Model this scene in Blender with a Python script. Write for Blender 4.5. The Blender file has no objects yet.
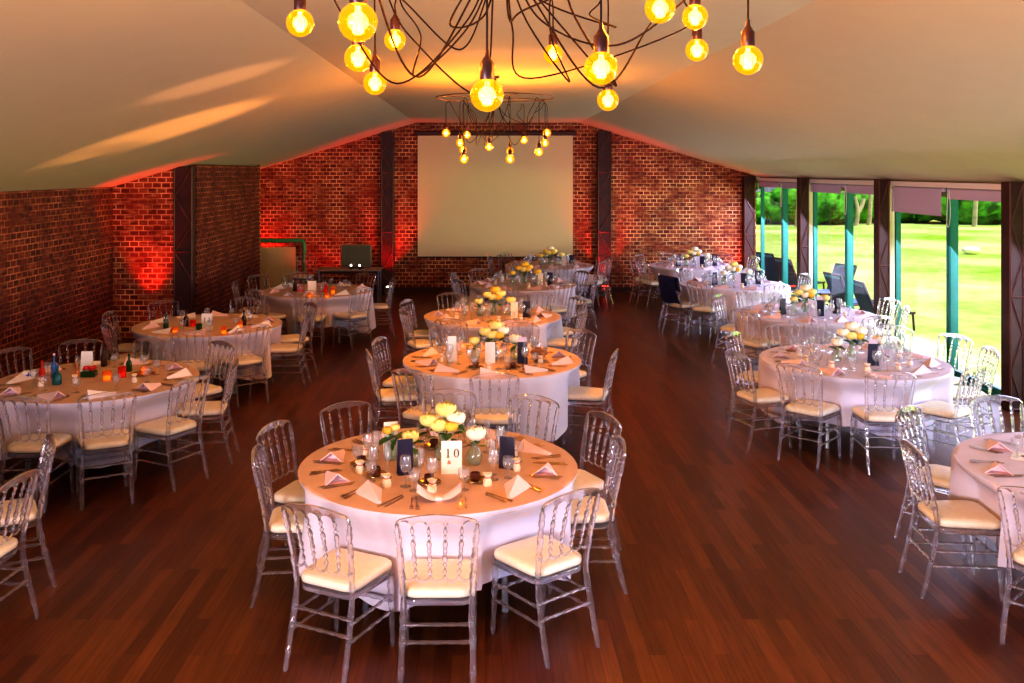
import bpy, math, random
from math import sin, cos, pi, radians, sqrt
from mathutils import Vector, Matrix
random.seed(7)
scene = bpy.context.scene
COL = scene.collection

# ------------------------------------------------------------------ camera
F = 930.0; VX = 485.0; HY = 171.0; EYE = 2.65
cd = bpy.data.cameras.new('camera'); cam = bpy.data.objects.new('camera', cd); COL.objects.link(cam)
cam.location = (0, 0, EYE); cam.rotation_euler = (pi/2, 0, 0)
cd.sensor_fit = 'HORIZONTAL'; cd.sensor_width = 36; cd.lens = F*36/1024
cd.shift_x = (512-VX)/1024; cd.shift_y = -(341.5-HY)/1024
cd.clip_end = 300; cd.clip_start = .05
scene.camera = cam
def at_height(px, py, h):
    Z = F*(EYE-h)/(py-HY)
    return ((px-VX)*Z/F, Z)

# ------------------------------------------------------------------ materials
def mat(name):
    m = bpy.data.materials.new(name); m.use_nodes = True
    nt = m.node_tree; b = nt.nodes.get('Principled BSDF')
    return m, nt, b
def N(nt, t, **kw):
    n = nt.nodes.new(t)
    for k, v in kw.items(): setattr(n, k, v)
    return n
def simple(name, col, rough=.5, metal=0., emit=None, estr=0., var=0., scale=20., bump=0., spec=.5):
    m, nt, b = mat(name)
    b.inputs['Base Color'].default_value = (*col, 1)
    b.inputs['Roughness'].default_value = rough
    b.inputs['Metallic'].default_value = metal
    b.inputs['Specular IOR Level'].default_value = spec
    if emit:
        b.inputs['Emission Color'].default_value = (*emit, 1); b.inputs['Emission Strength'].default_value = estr
    if var or bump:
        tc = N(nt, 'ShaderNodeTexCoord'); no = N(nt, 'ShaderNodeTexNoise')
        no.inputs['Scale'].default_value = scale; no.inputs['Detail'].default_value = 4
        nt.links.new(tc.outputs['Object'], no.inputs['Vector'])
        if var:
            r = N(nt, 'ShaderNodeValToRGB')
            r.color_ramp.elements[0].position = .3; r.color_ramp.elements[1].position = .7
            r.color_ramp.elements[0].color = (*[c*(1-var) for c in col], 1)
            r.color_ramp.elements[1].color = (*[min(1, c*(1+var)) for c in col], 1)
            nt.links.new(no.outputs['Fac'], r.inputs['Fac']); nt.links.new(r.outputs['Color'], b.inputs['Base Color'])
        if bump:
            bp = N(nt, 'ShaderNodeBump'); bp.inputs['Strength'].default_value = bump; bp.inputs['Distance'].default_value = .01
            nt.links.new(no.outputs['Fac'], bp.inputs['Height']); nt.links.new(bp.outputs['Normal'], b.inputs['Normal'])
    return m
def clear(name, tint, body=.1, bodycol=(.9, .9, .95), ior=1.5, rough=.03, boost=1.0, emit=0., ecol=(1, 1, 1), power=5.):
    """see-through plastic or glass: transparent centre, reflections growing towards the rims"""
    m, nt, b = mat(name); nt.nodes.remove(b)
    out = nt.nodes['Material Output']
    tr = N(nt, 'ShaderNodeBsdfTransparent'); tr.inputs['Color'].default_value = (*tint, 1)
    di = N(nt, 'ShaderNodeBsdfDiffuse'); di.inputs['Color'].default_value = (*bodycol, 1)
    gl = N(nt, 'ShaderNodeBsdfGlossy'); gl.inputs['Roughness'].default_value = rough
    m1 = N(nt, 'ShaderNodeMixShader'); m1.inputs[0].default_value = body
    m2 = N(nt, 'ShaderNodeMixShader')
    lw = N(nt, 'ShaderNodeLayerWeight'); lw.inputs['Blend'].default_value = .5
    pw = N(nt, 'ShaderNodeMath', operation='POWER'); pw.inputs[1].default_value = power
    f0 = ((ior-1)/(ior+1))**2
    mu = N(nt, 'ShaderNodeMath', operation='MULTIPLY_ADD', use_clamp=True); mu.inputs[1].default_value = (1-f0)*boost; mu.inputs[2].default_value = f0*boost
    nt.links.new(lw.outputs['Facing'], pw.inputs[0]); nt.links.new(pw.outputs[0], mu.inputs[0]); nt.links.new(mu.outputs[0], m2.inputs[0])
    nt.links.new(tr.outputs[0], m1.inputs[1]); nt.links.new(di.outputs[0], m1.inputs[2])
    nt.links.new(m1.outputs[0], m2.inputs[1]); nt.links.new(gl.outputs[0], m2.inputs[2])
    last = m2.outputs[0]
    if emit:
        em = N(nt, 'ShaderNodeEmission'); em.inputs['Color'].default_value = (*ecol, 1); em.inputs['Strength'].default_value = emit
        ad = N(nt, 'ShaderNodeAddShader'); nt.links.new(last, ad.inputs[0]); nt.links.new(em.outputs[0], ad.inputs[1]); last = ad.outputs[0]
    nt.links.new(last, out.inputs['Surface'])
    return m
def brick(name, axis, k=1., g=1.):
    """brick-pattern wall; axis is the horizontal world axis the courses run along"""
    m, nt, b = mat(name)
    tc = N(nt, 'ShaderNodeTexCoord'); sp = N(nt, 'ShaderNodeSeparateXYZ'); cb = N(nt, 'ShaderNodeCombineXYZ')
    nt.links.new(tc.outputs['Object'], sp.inputs[0])
    nt.links.new(sp.outputs[axis], cb.inputs[0]); nt.links.new(sp.outputs['Z'], cb.inputs[1])
    br = N(nt, 'ShaderNodeTexBrick')
    br.inputs['Scale'].default_value = 1.0; br.inputs['Brick Width'].default_value = .145; br.inputs['Row Height'].default_value = .085
    br.inputs['Mortar Size'].default_value = .009; br.inputs['Mortar Smooth'].default_value = .3; br.inputs['Bias'].default_value = -.1
    br.inputs['Color1'].default_value = (.12*k, .017*k*g, .008*k*g, 1); br.inputs['Color2'].default_value = (.27*k, .054*k*g, .018*k*g, 1)
    mn = N(nt, 'ShaderNodeTexNoise'); mn.inputs['Scale'].default_value = 2.6; mn.inputs['Detail'].default_value = 4
    nt.links.new(cb.outputs[0], mn.inputs['Vector'])
    mr = N(nt, 'ShaderNodeValToRGB'); mr.color_ramp.elements[0].position = .40; mr.color_ramp.elements[1].position = .62
    mr.color_ramp.elements[0].color = (.26*k, .10*k*g, .045*k*g, 1); mr.color_ramp.elements[1].color = (.85*k, .54*k*g, .27*k*g, 1)
    nt.links.new(mn.outputs['Fac'], mr.inputs[0]); nt.links.new(mr.outputs[0], br.inputs['Mortar'])
    nt.links.new(cb.outputs[0], br.inputs['Vector'])
    # pale dashes scattered along the courses
    mp = N(nt, 'ShaderNodeMapping'); mp.inputs['Scale'].default_value = (2.6, 11.76, 1)
    nt.links.new(cb.outputs[0], mp.inputs[0])
    no = N(nt, 'ShaderNodeTexNoise'); no.inputs['Scale'].default_value = 1.6; no.inputs['Detail'].default_value = 3
    nt.links.new(mp.outputs[0], no.inputs['Vector'])
    rp = N(nt, 'ShaderNodeValToRGB'); rp.color_ramp.elements[0].position = .50; rp.color_ramp.elements[1].position = .72
    rp.color_ramp.elements[0].color = (0, 0, 0, 1); rp.color_ramp.elements[1].color = (1, 1, 1, 1)
    nt.links.new(no.outputs['Fac'], rp.inputs[0])
    mx = N(nt, 'ShaderNodeMix', data_type='RGBA'); mx.inputs[7].default_value = (.50*k, .25*k*g, .10*k*g, 1)
    mm = N(nt, 'ShaderNodeMath', operation='MULTIPLY'); mm.inputs[1].default_value = .75
    nt.links.new(rp.outputs[0], mm.inputs[0]); nt.links.new(mm.outputs[0], mx.inputs[0])
    nt.links.new(br.outputs['Color'], mx.inputs[6])
    nt.links.new(mx.outputs[2], b.inputs['Base Color'])
    bp = N(nt, 'ShaderNodeBump'); bp.inputs['Strength'].default_value = .5; bp.inputs['Distance'].default_value = .01; bp.invert = True
    nt.links.new(br.outputs['Fac'], bp.inputs['Height']); nt.links.new(bp.outputs[0], b.inputs['Normal'])
    b.inputs['Roughness'].default_value = .75
    return m
def planks(name):
    m, nt, b = mat(name)
    tc = N(nt, 'ShaderNodeTexCoord'); sp = N(nt, 'ShaderNodeSeparateXYZ'); cb = N(nt, 'ShaderNodeCombineXYZ')
    nt.links.new(tc.outputs['Object'], sp.inputs[0])
    nt.links.new(sp.outputs['Y'], cb.inputs[0]); nt.links.new(sp.outputs['X'], cb.inputs[1])
    br = N(nt, 'ShaderNodeTexBrick'); br.offset = .37; br.inputs['Scale'].default_value = 1
    br.inputs['Brick Width'].default_value = 1.1; br.inputs['Row Height'].default_value = .09
    br.inputs['Mortar Size'].default_value = .0012; br.inputs['Bias'].default_value = 0
    br.inputs['Color1'].default_value = (.088, .027, .009, 1); br.inputs['Color2'].default_value = (.185, .066, .019, 1)
    br.inputs['Mortar'].default_value = (.05, .012, .006, 1)
    nt.links.new(cb.outputs[0], br.inputs['Vector'])
    mp = N(nt, 'ShaderNodeMapping'); mp.inputs['Scale'].default_value = (1.2, 26, 1); nt.links.new(cb.outputs[0], mp.inputs[0])
    no = N(nt, 'ShaderNodeTexNoise'); no.inputs['Scale'].default_value = 2.2; no.inputs['Detail'].default_value = 6
    nt.links.new(mp.outputs[0], no.inputs['Vector'])
    mx = N(nt, 'ShaderNodeMix', data_type='RGBA', blend_type='MULTIPLY'); mx.inputs[0].default_value = .7
    rp = N(nt, 'ShaderNodeValToRGB'); rp.color_ramp.elements[0].position = .3; rp.color_ramp.elements[1].position = .75
    rp.color_ramp.elements[0].color = (.45, .42, .4, 1); rp.color_ramp.elements[1].color = (1.25, 1.2, 1.15, 1)
    nt.links.new(no.outputs['Fac'], rp.inputs[0]); nt.links.new(br.outputs['Color'], mx.inputs[6]); nt.links.new(rp.outputs[0], mx.inputs[7])
    nt.links.new(mx.outputs[2], b.inputs['Base Color'])
    b.inputs['Roughness'].default_value = .32; b.inputs['Specular IOR Level'].default_value = .45
    bp = N(nt, 'ShaderNodeBump'); bp.inputs['Strength'].default_value = .12; bp.inputs['Distance'].default_value = .004
    nt.links.new(no.outputs['Fac'], bp.inputs['Height']); nt.links.new(bp.outputs[0], b.inputs['Normal'])
    return m
def lawn_mat():
    m, nt, b = mat('lawn_grass')
    tc = N(nt, 'ShaderNodeTexCoord')
    n1 = N(nt, 'ShaderNodeTexNoise'); n1.inputs['Scale'].default_value = .22; n1.inputs['Detail'].default_value = 5
    n2 = N(nt, 'ShaderNodeTexNoise'); n2.inputs['Scale'].default_value = 3.; n2.inputs['Detail'].default_value = 6
    nt.links.new(tc.outputs['Object'], n1.inputs[0]); nt.links.new(tc.outputs['Object'], n2.inputs[0])
    r1 = N(nt, 'ShaderNodeValToRGB'); e = r1.color_ramp.elements
    e[0].position = .35; e[0].color = (.30, .50, .045, 1); e[1].position = .68; e[1].color = (.72, .72, .45, 1)
    r2 = N(nt, 'ShaderNodeValToRGB'); e = r2.color_ramp.elements
    e[0].position = .3; e[0].color = (.75, .8, .7, 1); e[1].position = .7; e[1].color = (1.1, 1.1, 1.05, 1)
    nt.links.new(n1.outputs[0], r1.inputs[0]); nt.links.new(n2.outputs[0], r2.inputs[0])
    mx = N(nt, 'ShaderNodeMix', data_type='RGBA', blend_type='MULTIPLY'); mx.inputs[0].default_value = 1
    nt.links.new(r1.outputs[0], mx.inputs[6]); nt.links.new(r2.outputs[0], mx.inputs[7])
    nt.links.new(mx.outputs[2], b.inputs['Base Color']); b.inputs['Roughness'].default_value = .9; b.inputs['Specular IOR Level'].default_value = .1
    return m
def leafy(name, dark, light, scale):
    m, nt, b = mat(name)
    tc = N(nt, 'ShaderNodeTexCoord'); no = N(nt, 'ShaderNodeTexNoise'); no.inputs['Scale'].default_value = scale; no.inputs['Detail'].default_value = 5
    nt.links.new(tc.outputs['Object'], no.inputs[0])
    r = N(nt, 'ShaderNodeValToRGB'); e = r.color_ramp.elements
    e[0].position = .38; e[0].color = (*dark, 1); e[1].position = .62; e[1].color = (*light, 1)
    nt.links.new(no.outputs[0], r.inputs[0]); nt.links.new(r.outputs[0], b.inputs['Base Color']); b.inputs['Roughness'].default_value = .8
    return m

M = {}
def acrylic(name, mixg, tint, white):
    m, nt, b = mat(name); nt.nodes.remove(b)
    g = N(nt, 'ShaderNodeBsdfGlass'); g.inputs['IOR'].default_value = 1.46; g.inputs['Roughness'].default_value = .015; g.inputs['Color'].default_value = (*tint, 1)
    tr = N(nt, 'ShaderNodeBsdfTransparent'); df = N(nt, 'ShaderNodeBsdfDiffuse'); df.inputs['Color'].default_value = (.95, .93, 1, 1)
    m1 = N(nt, 'ShaderNodeMixShader'); m1.inputs[0].default_value = mixg
    m2 = N(nt, 'ShaderNodeMixShader'); m2.inputs[0].default_value = white
    nt.links.new(tr.outputs[0], m1.inputs[1]); nt.links.new(g.outputs[0], m1.inputs[2])
    nt.links.new(m1.outputs[0], m2.inputs[1]); nt.links.new(df.outputs[0], m2.inputs[2])
    nt.links.new(m2.outputs[0], nt.nodes['Material Output'].inputs['Surface'])
    return m
M['acrylic'] = acrylic('clear_acrylic', .72, (.98, .97, 1), .05)
M['glass'] = clear('drinking_glass', (.95, .96, .97), .06, (.95, .95, .97), 1.5, .02, 1.5)
M['vase_glass'] = clear('vase_glass', (.90, .95, .90), .08, (.8, .9, .8), 1.5, .02, 1.4)
M['pane'] = clear('window_glass', (.97, .99, .98), 0., (1, 1, 1), 1.3, .01, .7)
M['bulb'] = clear('amber_bulb_glass', (1, .62, .10), .0, (1, .6, .1), 1.45, .03, 1.0, .40, (1, .42, .01))
M['filament'] = simple('glowing_filament', (1, .8, .4), .5, emit=(1, .74, .24), estr=14)
M['cord'] = simple('black_cord', (.010, .004, .005), .7, spec=.2)
M['holder'] = simple('lamp_holder_black', (.030, .008, .010), .35)
M['rose_plate'] = simple('ceiling_plate_paint', (.07, .03, .02), .5)
M['pad'] = simple('cream_leatherette', (.88, .81, .64), .42, var=.05, scale=30)
M['cloth'] = simple('white_tablecloth', (.70, .67, .77), .85, var=.03, scale=6, bump=.05)
M['top_beige'] = simple('beige_cloth_top', (.64, .48, .42), .85, var=.06, scale=8)  # tone of the cloth's upper face, centre and wall-side tables
M['top_lilac'] = simple('lilac_cloth_top', (.72, .66, .76), .85, var=.04, scale=8)  # tone of the cloth's upper face, window-side tables
M['napkin'] = simple('pale_pink_napkin', (.90, .68, .70), .8, var=.04, scale=40)
M['napkin_white'] = simple('white_napkin', (.90, .84, .82), .8, var=.04, scale=40)
M['steel'] = simple('cutlery_steel', (.46, .32, .22), .28, .9)
M['wood'] = simple('table_wood', (.42, .30, .20), .5, var=.2, scale=12)
M['metal'] = simple('table_leg_metal', (.25, .25, .27), .35, .9)
M['petal'] = simple('cream_petal', (.94, .80, .28), .7, var=.12, scale=30)
M['petal_w'] = simple('white_petal', (.93, .88, .68), .7, var=.08, scale=30)
M['petal_y'] = simple('yellow_petal', (.92, .60, .08), .7, var=.12, scale=30)
M['leaf'] = simple('green_leaf', (.05, .14, .035), .5, var=.35, scale=30)
M['stem'] = simple('green_stem', (.16, .30, .07), .5, var=.2, scale=30)
M['card'] = simple('white_card', (.90, .88, .80), .7, var=.02)
M['ink'] = simple('black_ink', (.02, .015, .02), .6)
M['coral'] = simple('coral_print', (.85, .28, .16), .6)
M['navy'] = simple('navy_card', (.012, .010, .040), .5, var=.2, scale=15)
M['lilac_card'] = simple('lilac_card', (.62, .52, .60), .7, var=.03)
M['amber_plate'] = simple('amber_plate', (.45, .24, .05), .15, .6)
M['brown_wax'] = simple('brown_candle', (.10, .03, .015), .3, var=.4, scale=40)
M['brown_twist'] = simple('brown_twist', (.30, .13, .05), .5, var=.3, scale=30)
M['pouch'] = simple('cream_pouch', (.90, .80, .62), .8, var=.08, scale=60, bump=.4)
M['ribbon'] = simple('red_ribbon', (.55, .03, .03), .5)
M['red_glass'] = clear('red_glass', (.75, .05, .03), .55, (.75, .04, .02), 1.5, .03, 1.2)
M['teal_glass'] = clear('teal_glass', (.03, .35, .38), .6, (.01, .20, .22), 1.5, .03, 1.2)
M['blue_glass'] = clear('blue_glass', (.10, .30, .70), .55, (.08, .25, .55), 1.5, .03, 1.2)
M['green_glass'] = clear('green_glass', (.10, .30, .10), .6, (.03, .12, .04), 1.5, .03, 1.2)
M['orange_glass'] = clear('orange_glass', (1, .55, .15), .3, (.9, .4, .1), 1.5, .03, 1.2)
M['flame'] = simple('candle_glow', (1, .7, .3), .5, emit=(1, .62, .2), estr=1.6)
M['dark_bottle'] = simple('dark_bottle', (.05, .02, .015), .15)
M['ceiling'] = simple('ceiling_fabric', (.66, .585, .37), .8, var=.015, scale=3)
M['floor'] = planks('mahogany_floorboards')
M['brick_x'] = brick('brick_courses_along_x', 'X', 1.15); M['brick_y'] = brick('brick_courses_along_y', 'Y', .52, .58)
M['col_dark'] = simple('dark_pillar_paint', (.055, .022, .018), .55, var=.2, scale=6)
M['col_lat'] = simple('pillar_lattice_paint', (.11, .045, .035), .5, var=.15, scale=6)
M['screen'] = simple('projection_fabric', (.74, .64, .36), .9)
M['black'] = simple('black_paint', (.015, .012, .012), .5)
M['teal_frame'] = simple('teal_window_frame', (.02, .23, .19), .4, var=.08, scale=4)
M['jamb'] = simple('cream_jamb', (.80, .72, .58), .6)
M['fascia'] = simple('white_fascia', (.80, .74, .66), .6)
M['blind'] = simple('lilac_blind_fabric', (.56, .47, .62), .85)
M['chain'] = simple('white_bead_chain', (.85, .85, .82), .4)
M['lawn'] = lawn_mat()
M['terrace'] = simple('pale_terrace', (.62, .58, .52), .8, var=.1, scale=2)
M['hedge'] = leafy('hedge_leaves', (.015, .10, .010), (.14, .62, .04), 1.6)
M['tree'] = leafy('tree_leaves', (.01, .07, .01), (.10, .45, .04), 1.1)
M['bark'] = simple('pale_bark', (.55, .48, .36), .8, var=.25, scale=3)
M['eave'] = simple('brown_eave', (.20, .09, .03), .7, var=.4, scale=5)
M['soffit'] = simple('grey_soffit', (.46, .44, .44), .7)
M['blue_sling'] = simple('navy_sling', (.02, .05, .13), .6, var=.2, scale=10)
M['dark_frame'] = simple('dark_lounger_frame', (.045, .02, .025), .5)
M['teal_edge'] = simple('teal_lounger_edge', (.08, .32, .36), .4)
M['green_frame'] = simple('green_board_frame', (.06, .38, .15), .4, var=.1, scale=8)
M['cream_board'] = simple('cream_board', (.74, .60, .26), .7, var=.03, scale=8)
M['grille'] = simple('dark_green_grille', (.11, .11, .05), .5)
M['grille_edge'] = simple('grille_edge', (.28, .20, .12), .5)
M['light_white'] = simple('uplight_lens', (1, .9, .85), .4, emit=(1, .8, .75), estr=2.5)
M['light_red'] = simple('uplight_red_lens', (1, .1, .05), .4, emit=(1, .05, .02), estr=6)
M['grey_case'] = simple('grey_case', (.22, .19, .17), .5)
M['jacket'] = simple('navy_wool', (.020, .025, .11), .9, var=.25, scale=25)
M['stone'] = simple('pale_stone', (.85, .85, .82), .7, var=.1)
M['blue_thing'] = simple('blue_print', (.05, .10, .45), .5)

# ------------------------------------------------------------------ mesh builder
class MB:
    def __init__(s): s.v = []; s.f = []
    def add(s, vs, fs):
        o = len(s.v); s.v += [tuple(v) for v in vs]; s.f += [tuple(i+o for i in f) for f in fs]; return s
    def box(s, c, d, rz=0., rx=0., bev=0.):
        hx, hy, hz = d[0]/2, d[1]/2, d[2]/2
        if bev > 0:
            b = min(bev, hx*.9, hy*.9, hz*.9)
            pts = []
            for sx in (-1, 1):
                for sy in (-1, 1):
                    for sz in (-1, 1):
                        pts += [(sx*hx, sy*(hy-b), sz*(hz-b)), (sx*(hx-b), sy*hy, sz*(hz-b)), (sx*(hx-b), sy*(hy-b), sz*hz)]
            import bmesh
            bm = bmesh.new()
            for p in pts: bm.verts.new(p)
            bmesh.ops.convex_hull(bm, input=bm.verts)
            bmesh.ops.dissolve_limit(bm, angle_limit=.01, verts=bm.verts, edges=bm.edges)
            bm.verts.index_update()
            vs = [v.co.copy() for v in bm.verts]; fs = [[v.index for v in f.verts] for f in bm.faces]
            bm.free()
        else:
            vs = [Vector((x*hx, y*hy, z*hz)) for x in (-1, 1) for y in (-1, 1) for z in (-1, 1)]
            fs = [(0, 1, 3, 2), (4, 6, 7, 5), (0, 4, 5, 1), (2, 3, 7, 6), (0, 2, 6, 4), (1, 5, 7, 3)]
        R = Matrix.Rotation(rz, 3, 'Z') @ Matrix.Rotation(rx, 3, 'X'); c = Vector(c)
        return s.add([R @ v + c for v in vs], fs)
    def tube(s, path, rad, seg=6, cap=True, flat=1.0):
        P = [Vector(p) for p in path]; n = len(P)
        if not hasattr(rad, '__len__'): rad = [rad]*n
        vs = []; prev = None
        for i in range(n):
            t = (P[min(i+1, n-1)]-P[max(i-1, 0)]).normalized()
            if prev is None:
                a = Vector((0, 0, 1)) if abs(t.z) < .9 else Vector((1, 0, 0))
                u = t.cross(a).normalized()
            else:
                u = (prev - t*prev.dot(t)).normalized()
            prev = u; w = t.cross(u)
            for k in range(seg):
                a = 2*pi*k/seg
                vs.append(P[i] + (u*cos(a) + w*sin(a)*flat)*rad[i])
        fs = [(i*seg+k, i*seg+(k+1) % seg, (i+1)*seg+(k+1) % seg, (i+1)*seg+k) for i in range(n-1) for k in range(seg)]
        if cap: fs += [tuple(range(seg-1, -1, -1)), tuple(range((n-1)*seg, n*seg))]
        return s.add(vs, fs)
    def lathe(s, prof, c=(0, 0, 0), seg=16, cap0=True, cap1=True):
        vs = []; n = len(prof)
        for r, z in prof:
            for k in range(seg):
                a = 2*pi*k/seg; vs.append((c[0]+r*cos(a), c[1]+r*sin(a), c[2]+z))
        fs = [(i*seg+k, i*seg+(k+1) % seg, (i+1)*seg+(k+1) % seg, (i+1)*seg+k) for i in range(n-1) for k in range(seg)]
        if cap0: fs.append(tuple(range(seg-1, -1, -1)))
        if cap1: fs.append(tuple(range((n-1)*seg, n*seg)))
        return s.add(vs, fs)
    def prism(s, poly, z0, z1):
        n = len(poly)
        vs = [(x, y, z0) for x, y in poly] + [(x, y, z1) for x, y in poly]
        fs = [tuple(range(n-1, -1, -1)), tuple(range(n, 2*n))] + [(i, (i+1) % n, n+(i+1) % n, n+i) for i in range(n)]
        return s.add(vs, fs)
    def xf(s, mtx):
        s.v = [tuple(mtx @ Vector(v)) for v in s.v]; return s
    def mesh(s, name, material, smooth=True, ang=40):
        me = bpy.data.meshes.new(name); me.from_pydata(s.v, [], s.f); me.validate(); me.update()
        if smooth:
            me.polygons.foreach_set('use_smooth', [True]*len(me.polygons)); me.set_sharp_from_angle(angle=radians(ang))
        me.materials.append(material); return me

def ob(name, me, parent=None, loc=(0, 0, 0), rz=0., scale=None):
    o = bpy.data.objects.new(name, me); COL.objects.link(o)
    o.location = loc
    if rz: o.rotation_euler = (0, 0, rz)
    if scale: o.scale = scale
    if parent: o.parent = parent
    return o
def thing(name, label, cat, loc=(0, 0, 0), rz=0., group=None):
    return tag(ob(name, None, None, loc, rz), label, cat, group)
def tag(o, label, cat, group=None, kind=None):
    o['label'] = label; o['category'] = cat
    if group: o['group'] = group
    if kind: o['kind'] = kind
    return o
def struct(name, mb, m, parent=None, smooth=False):
    o = ob(name, mb.mesh(name, m, smooth) if mb else None, parent)
    if parent is None: o['kind'] = 'structure'
    return o
def dup(root, loc, rz):
    """copy of a thing with its parts and their sub-parts, sharing mesh data"""
    r = root.copy(); COL.objects.link(r); r.location = loc; r.rotation_euler = (0, 0, rz)
    for ch in root.children:
        c = ch.copy(); COL.objects.link(c); c.parent = r
        for g in ch.children:
            d = g.copy(); COL.objects.link(d); d.parent = c
    return r
def spline(pts, per=8):
    P = [Vector(p) for p in pts]; P = [P[0]*2-P[1]] + P + [P[-1]*2-P[-2]]; out = []
    for i in range(1, len(P)-2):
        for k in range(per):
            t = k/per; a, b, c, d = P[i-1:i+3]
            out.append(.5*((2*b)+(c-a)*t+(2*a-5*b+4*c-d)*t*t+(3*b-a-3*c+d)*t**3))
    out.append(P[-2]); return out
def sm(x): x = max(0., min(1., x)); return x*x*(3-2*x)

# ------------------------------------------------------------------ room shell
WX, WXR = -5.92, 5.93                 # brick wall plane and window plane
YB, YF = 20.42, -3.4                  # back wall, front end of the room
RIDGE_L, RIDGE_R, HR = -1.52, 2.06, 3.71
def ceil_h(x):
    if x < RIDGE_L: return HR - .298*(RIDGE_L-x)
    if x > RIDGE_R: return HR - .303*(x-RIDGE_R)
    return HR
struct('floor', MB().box((0, (YB+YF)/2, -.05), (12.4, YB-YF+.6, .1)), M['floor'])
cb = MB(); xs = [-6.15, RIDGE_L, RIDGE_R, 6.2]; prof = [(x, ceil_h(x)) for x in xs]
ring = prof + [(x, z+.06) for x, z in reversed(prof)]
vs = [(x, YF-.2, z) for x, z in ring] + [(x, YB+.2, z) for x, z in ring]; n = len(ring)
cb.add(vs, [tuple(range(n)), tuple(range(2*n-1, n-1, -1))] + [(i, n+i, n+(i+1) % n, (i+1) % n) for i in range(n)])
struct('ceiling', cb, M['ceiling'])
def gable(y0, y1, x0, x1):
    xx = [x0] + [x for x in (RIDGE_L, RIDGE_R) if x0 < x < x1] + [x1]
    poly = [(x0, 0.), (x1, 0.)] + [(x, ceil_h(x)) for x in reversed(xx)]
    n = len(poly)
    return MB().add([(x, y0, z) for x, z in poly] + [(x, y1, z) for x, z in poly],
                    [tuple(range(n)), tuple(range(2*n-1, n-1, -1))] + [(i, (i+1) % n, n+(i+1) % n, n+i) for i in range(n)])
struct('wall_back', gable(YB, YB+.15, -6.1, 5.95), M['brick_x'])
h = ceil_h(WX)
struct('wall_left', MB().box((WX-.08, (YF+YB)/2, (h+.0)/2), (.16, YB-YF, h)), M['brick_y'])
YBL, YBL2, XBL = 14.8, 19.15, -4.65    # brick block that steps into the room
struct('wall_block_front', gable(YBL, YBL+.12, WX, XBL-.30), M['brick_x'])
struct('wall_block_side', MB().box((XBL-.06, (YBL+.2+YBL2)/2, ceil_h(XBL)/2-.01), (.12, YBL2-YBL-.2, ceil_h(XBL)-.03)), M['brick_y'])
struct('wall_block_rear', gable(YBL2, YBL2+.1, WX, XBL), M['brick_x'])

def lattice(name, cx, cy, w, h, face, z0=0.):
    """dark steel lattice pillar; face = unit (x,y) the lattice shows towards"""
    fx, fy = face; tx, ty = -fy, fx
    root = ob(name, MB().box((0, 0, h/2), (w if abs(fy) else .16, .16 if abs(fy) else w, h)).mesh(name, M['col_dark'], False), None, (cx, cy, z0))
    root['kind'] = 'structure'
    l = MB(); off = .085
    def P(u, z): return Vector((fx*off+tx*u, fy*off+ty*u, z))
    for u in (-w/2+.012, w/2-.012): l.tube([P(u, 0.02), P(u, h-.01)], .013, 4)
    nb = max(3, round(h/.42)); dz = (h-.06)/nb
    for i in range(nb):
        z = .03+i*dz; sgn = 1 if i % 2 else -1
        l.tube([P(-sgn*(w/2-.02), z), P(sgn*(w/2-.02), z+dz)], .011, 4)
        if i % 3 == 0: l.tube([P(-w/2+.02, z), P(w/2-.02, z)], .013, 4)
    ob('lattice', l.mesh('lattice', M['col_lat'], False), root)
    return root
lattice('pillar', -2.13, YB-.09, .27, ceil_h(-2.13)-.03, (0, -1))
lattice('pillar', 2.60, YB-.09, .30, ceil_h(2.60)-.04, (0, -1))
lattice('pillar', 5.76, YB-.09, .24, ceil_h(5.88)-.02, (0, -1))
lattice('pillar', XBL-.15, YBL+.06, .30, ceil_h(XBL)-.06, (0, -1))
BAYS = [-3.2, .1, 3.5, 6.9, 10.3, 13.7, 17.1, YB-.1]
for y in BAYS[:-1]:
    lattice('pillar', 5.845, y, .17, ceil_h(5.93)-.01, (0, -1))

HW = ceil_h(6.05)                      # window head
struct('trim_1', MB().box((6.03, (YF+YB)/2, HW-.035), (.18, YB-YF, .07)), M['fascia'])
struct('trim_2', MB().box((6.03, (YF+YB)/2, .02), (.14, YB-YF, .04)), M['teal_frame'])
struct('baseboard_back', MB().box((0, YB-.01, .05), (11.6, .02, .1)), M['col_dark'])
for i in range(len(BAYS)-1):
    y0, y1 = BAYS[i]+.085, BAYS[i+1]-.085
    w = ob('window_%d' % (i+1), None); w['kind'] = 'structure'
    fr = MB(); ymid = (y0+y1)/2+.0
    for y in (y0+.20, y1-.03): fr.box((6.03, y, HW/2), (.07, .05, HW-.14))
    fr.box((6.03, ymid, HW/2), (.10, .11, HW-.14)); fr.box((6.00, ymid-.02, HW/2), (.06, .05, HW-.14))
    fr.box((6.03, ymid, HW-.10), (.07, y1-y0-.2, .06)); fr.box((6.03, ymid, .07), (.07, y1-y0-.2, .07))
    struct('window_frame', fr, M['teal_frame'], w)
    jb = MB().box((6.03, y0+.06, HW/2), (.17, .16, HW-.14)); jb.box((6.05, y0+.27, HW/2), (.03, .06, HW-.2))
    struct('window_jamb', jb, M['jamb'], w)
    for a, b in ((y0+.24, ymid-.08), (ymid+.08, y1-.06)):
        struct('pane', MB().box((6.04, (a+b)/2, HW/2), (.006, b-a, HW-.22)), M['pane'], w)

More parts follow.
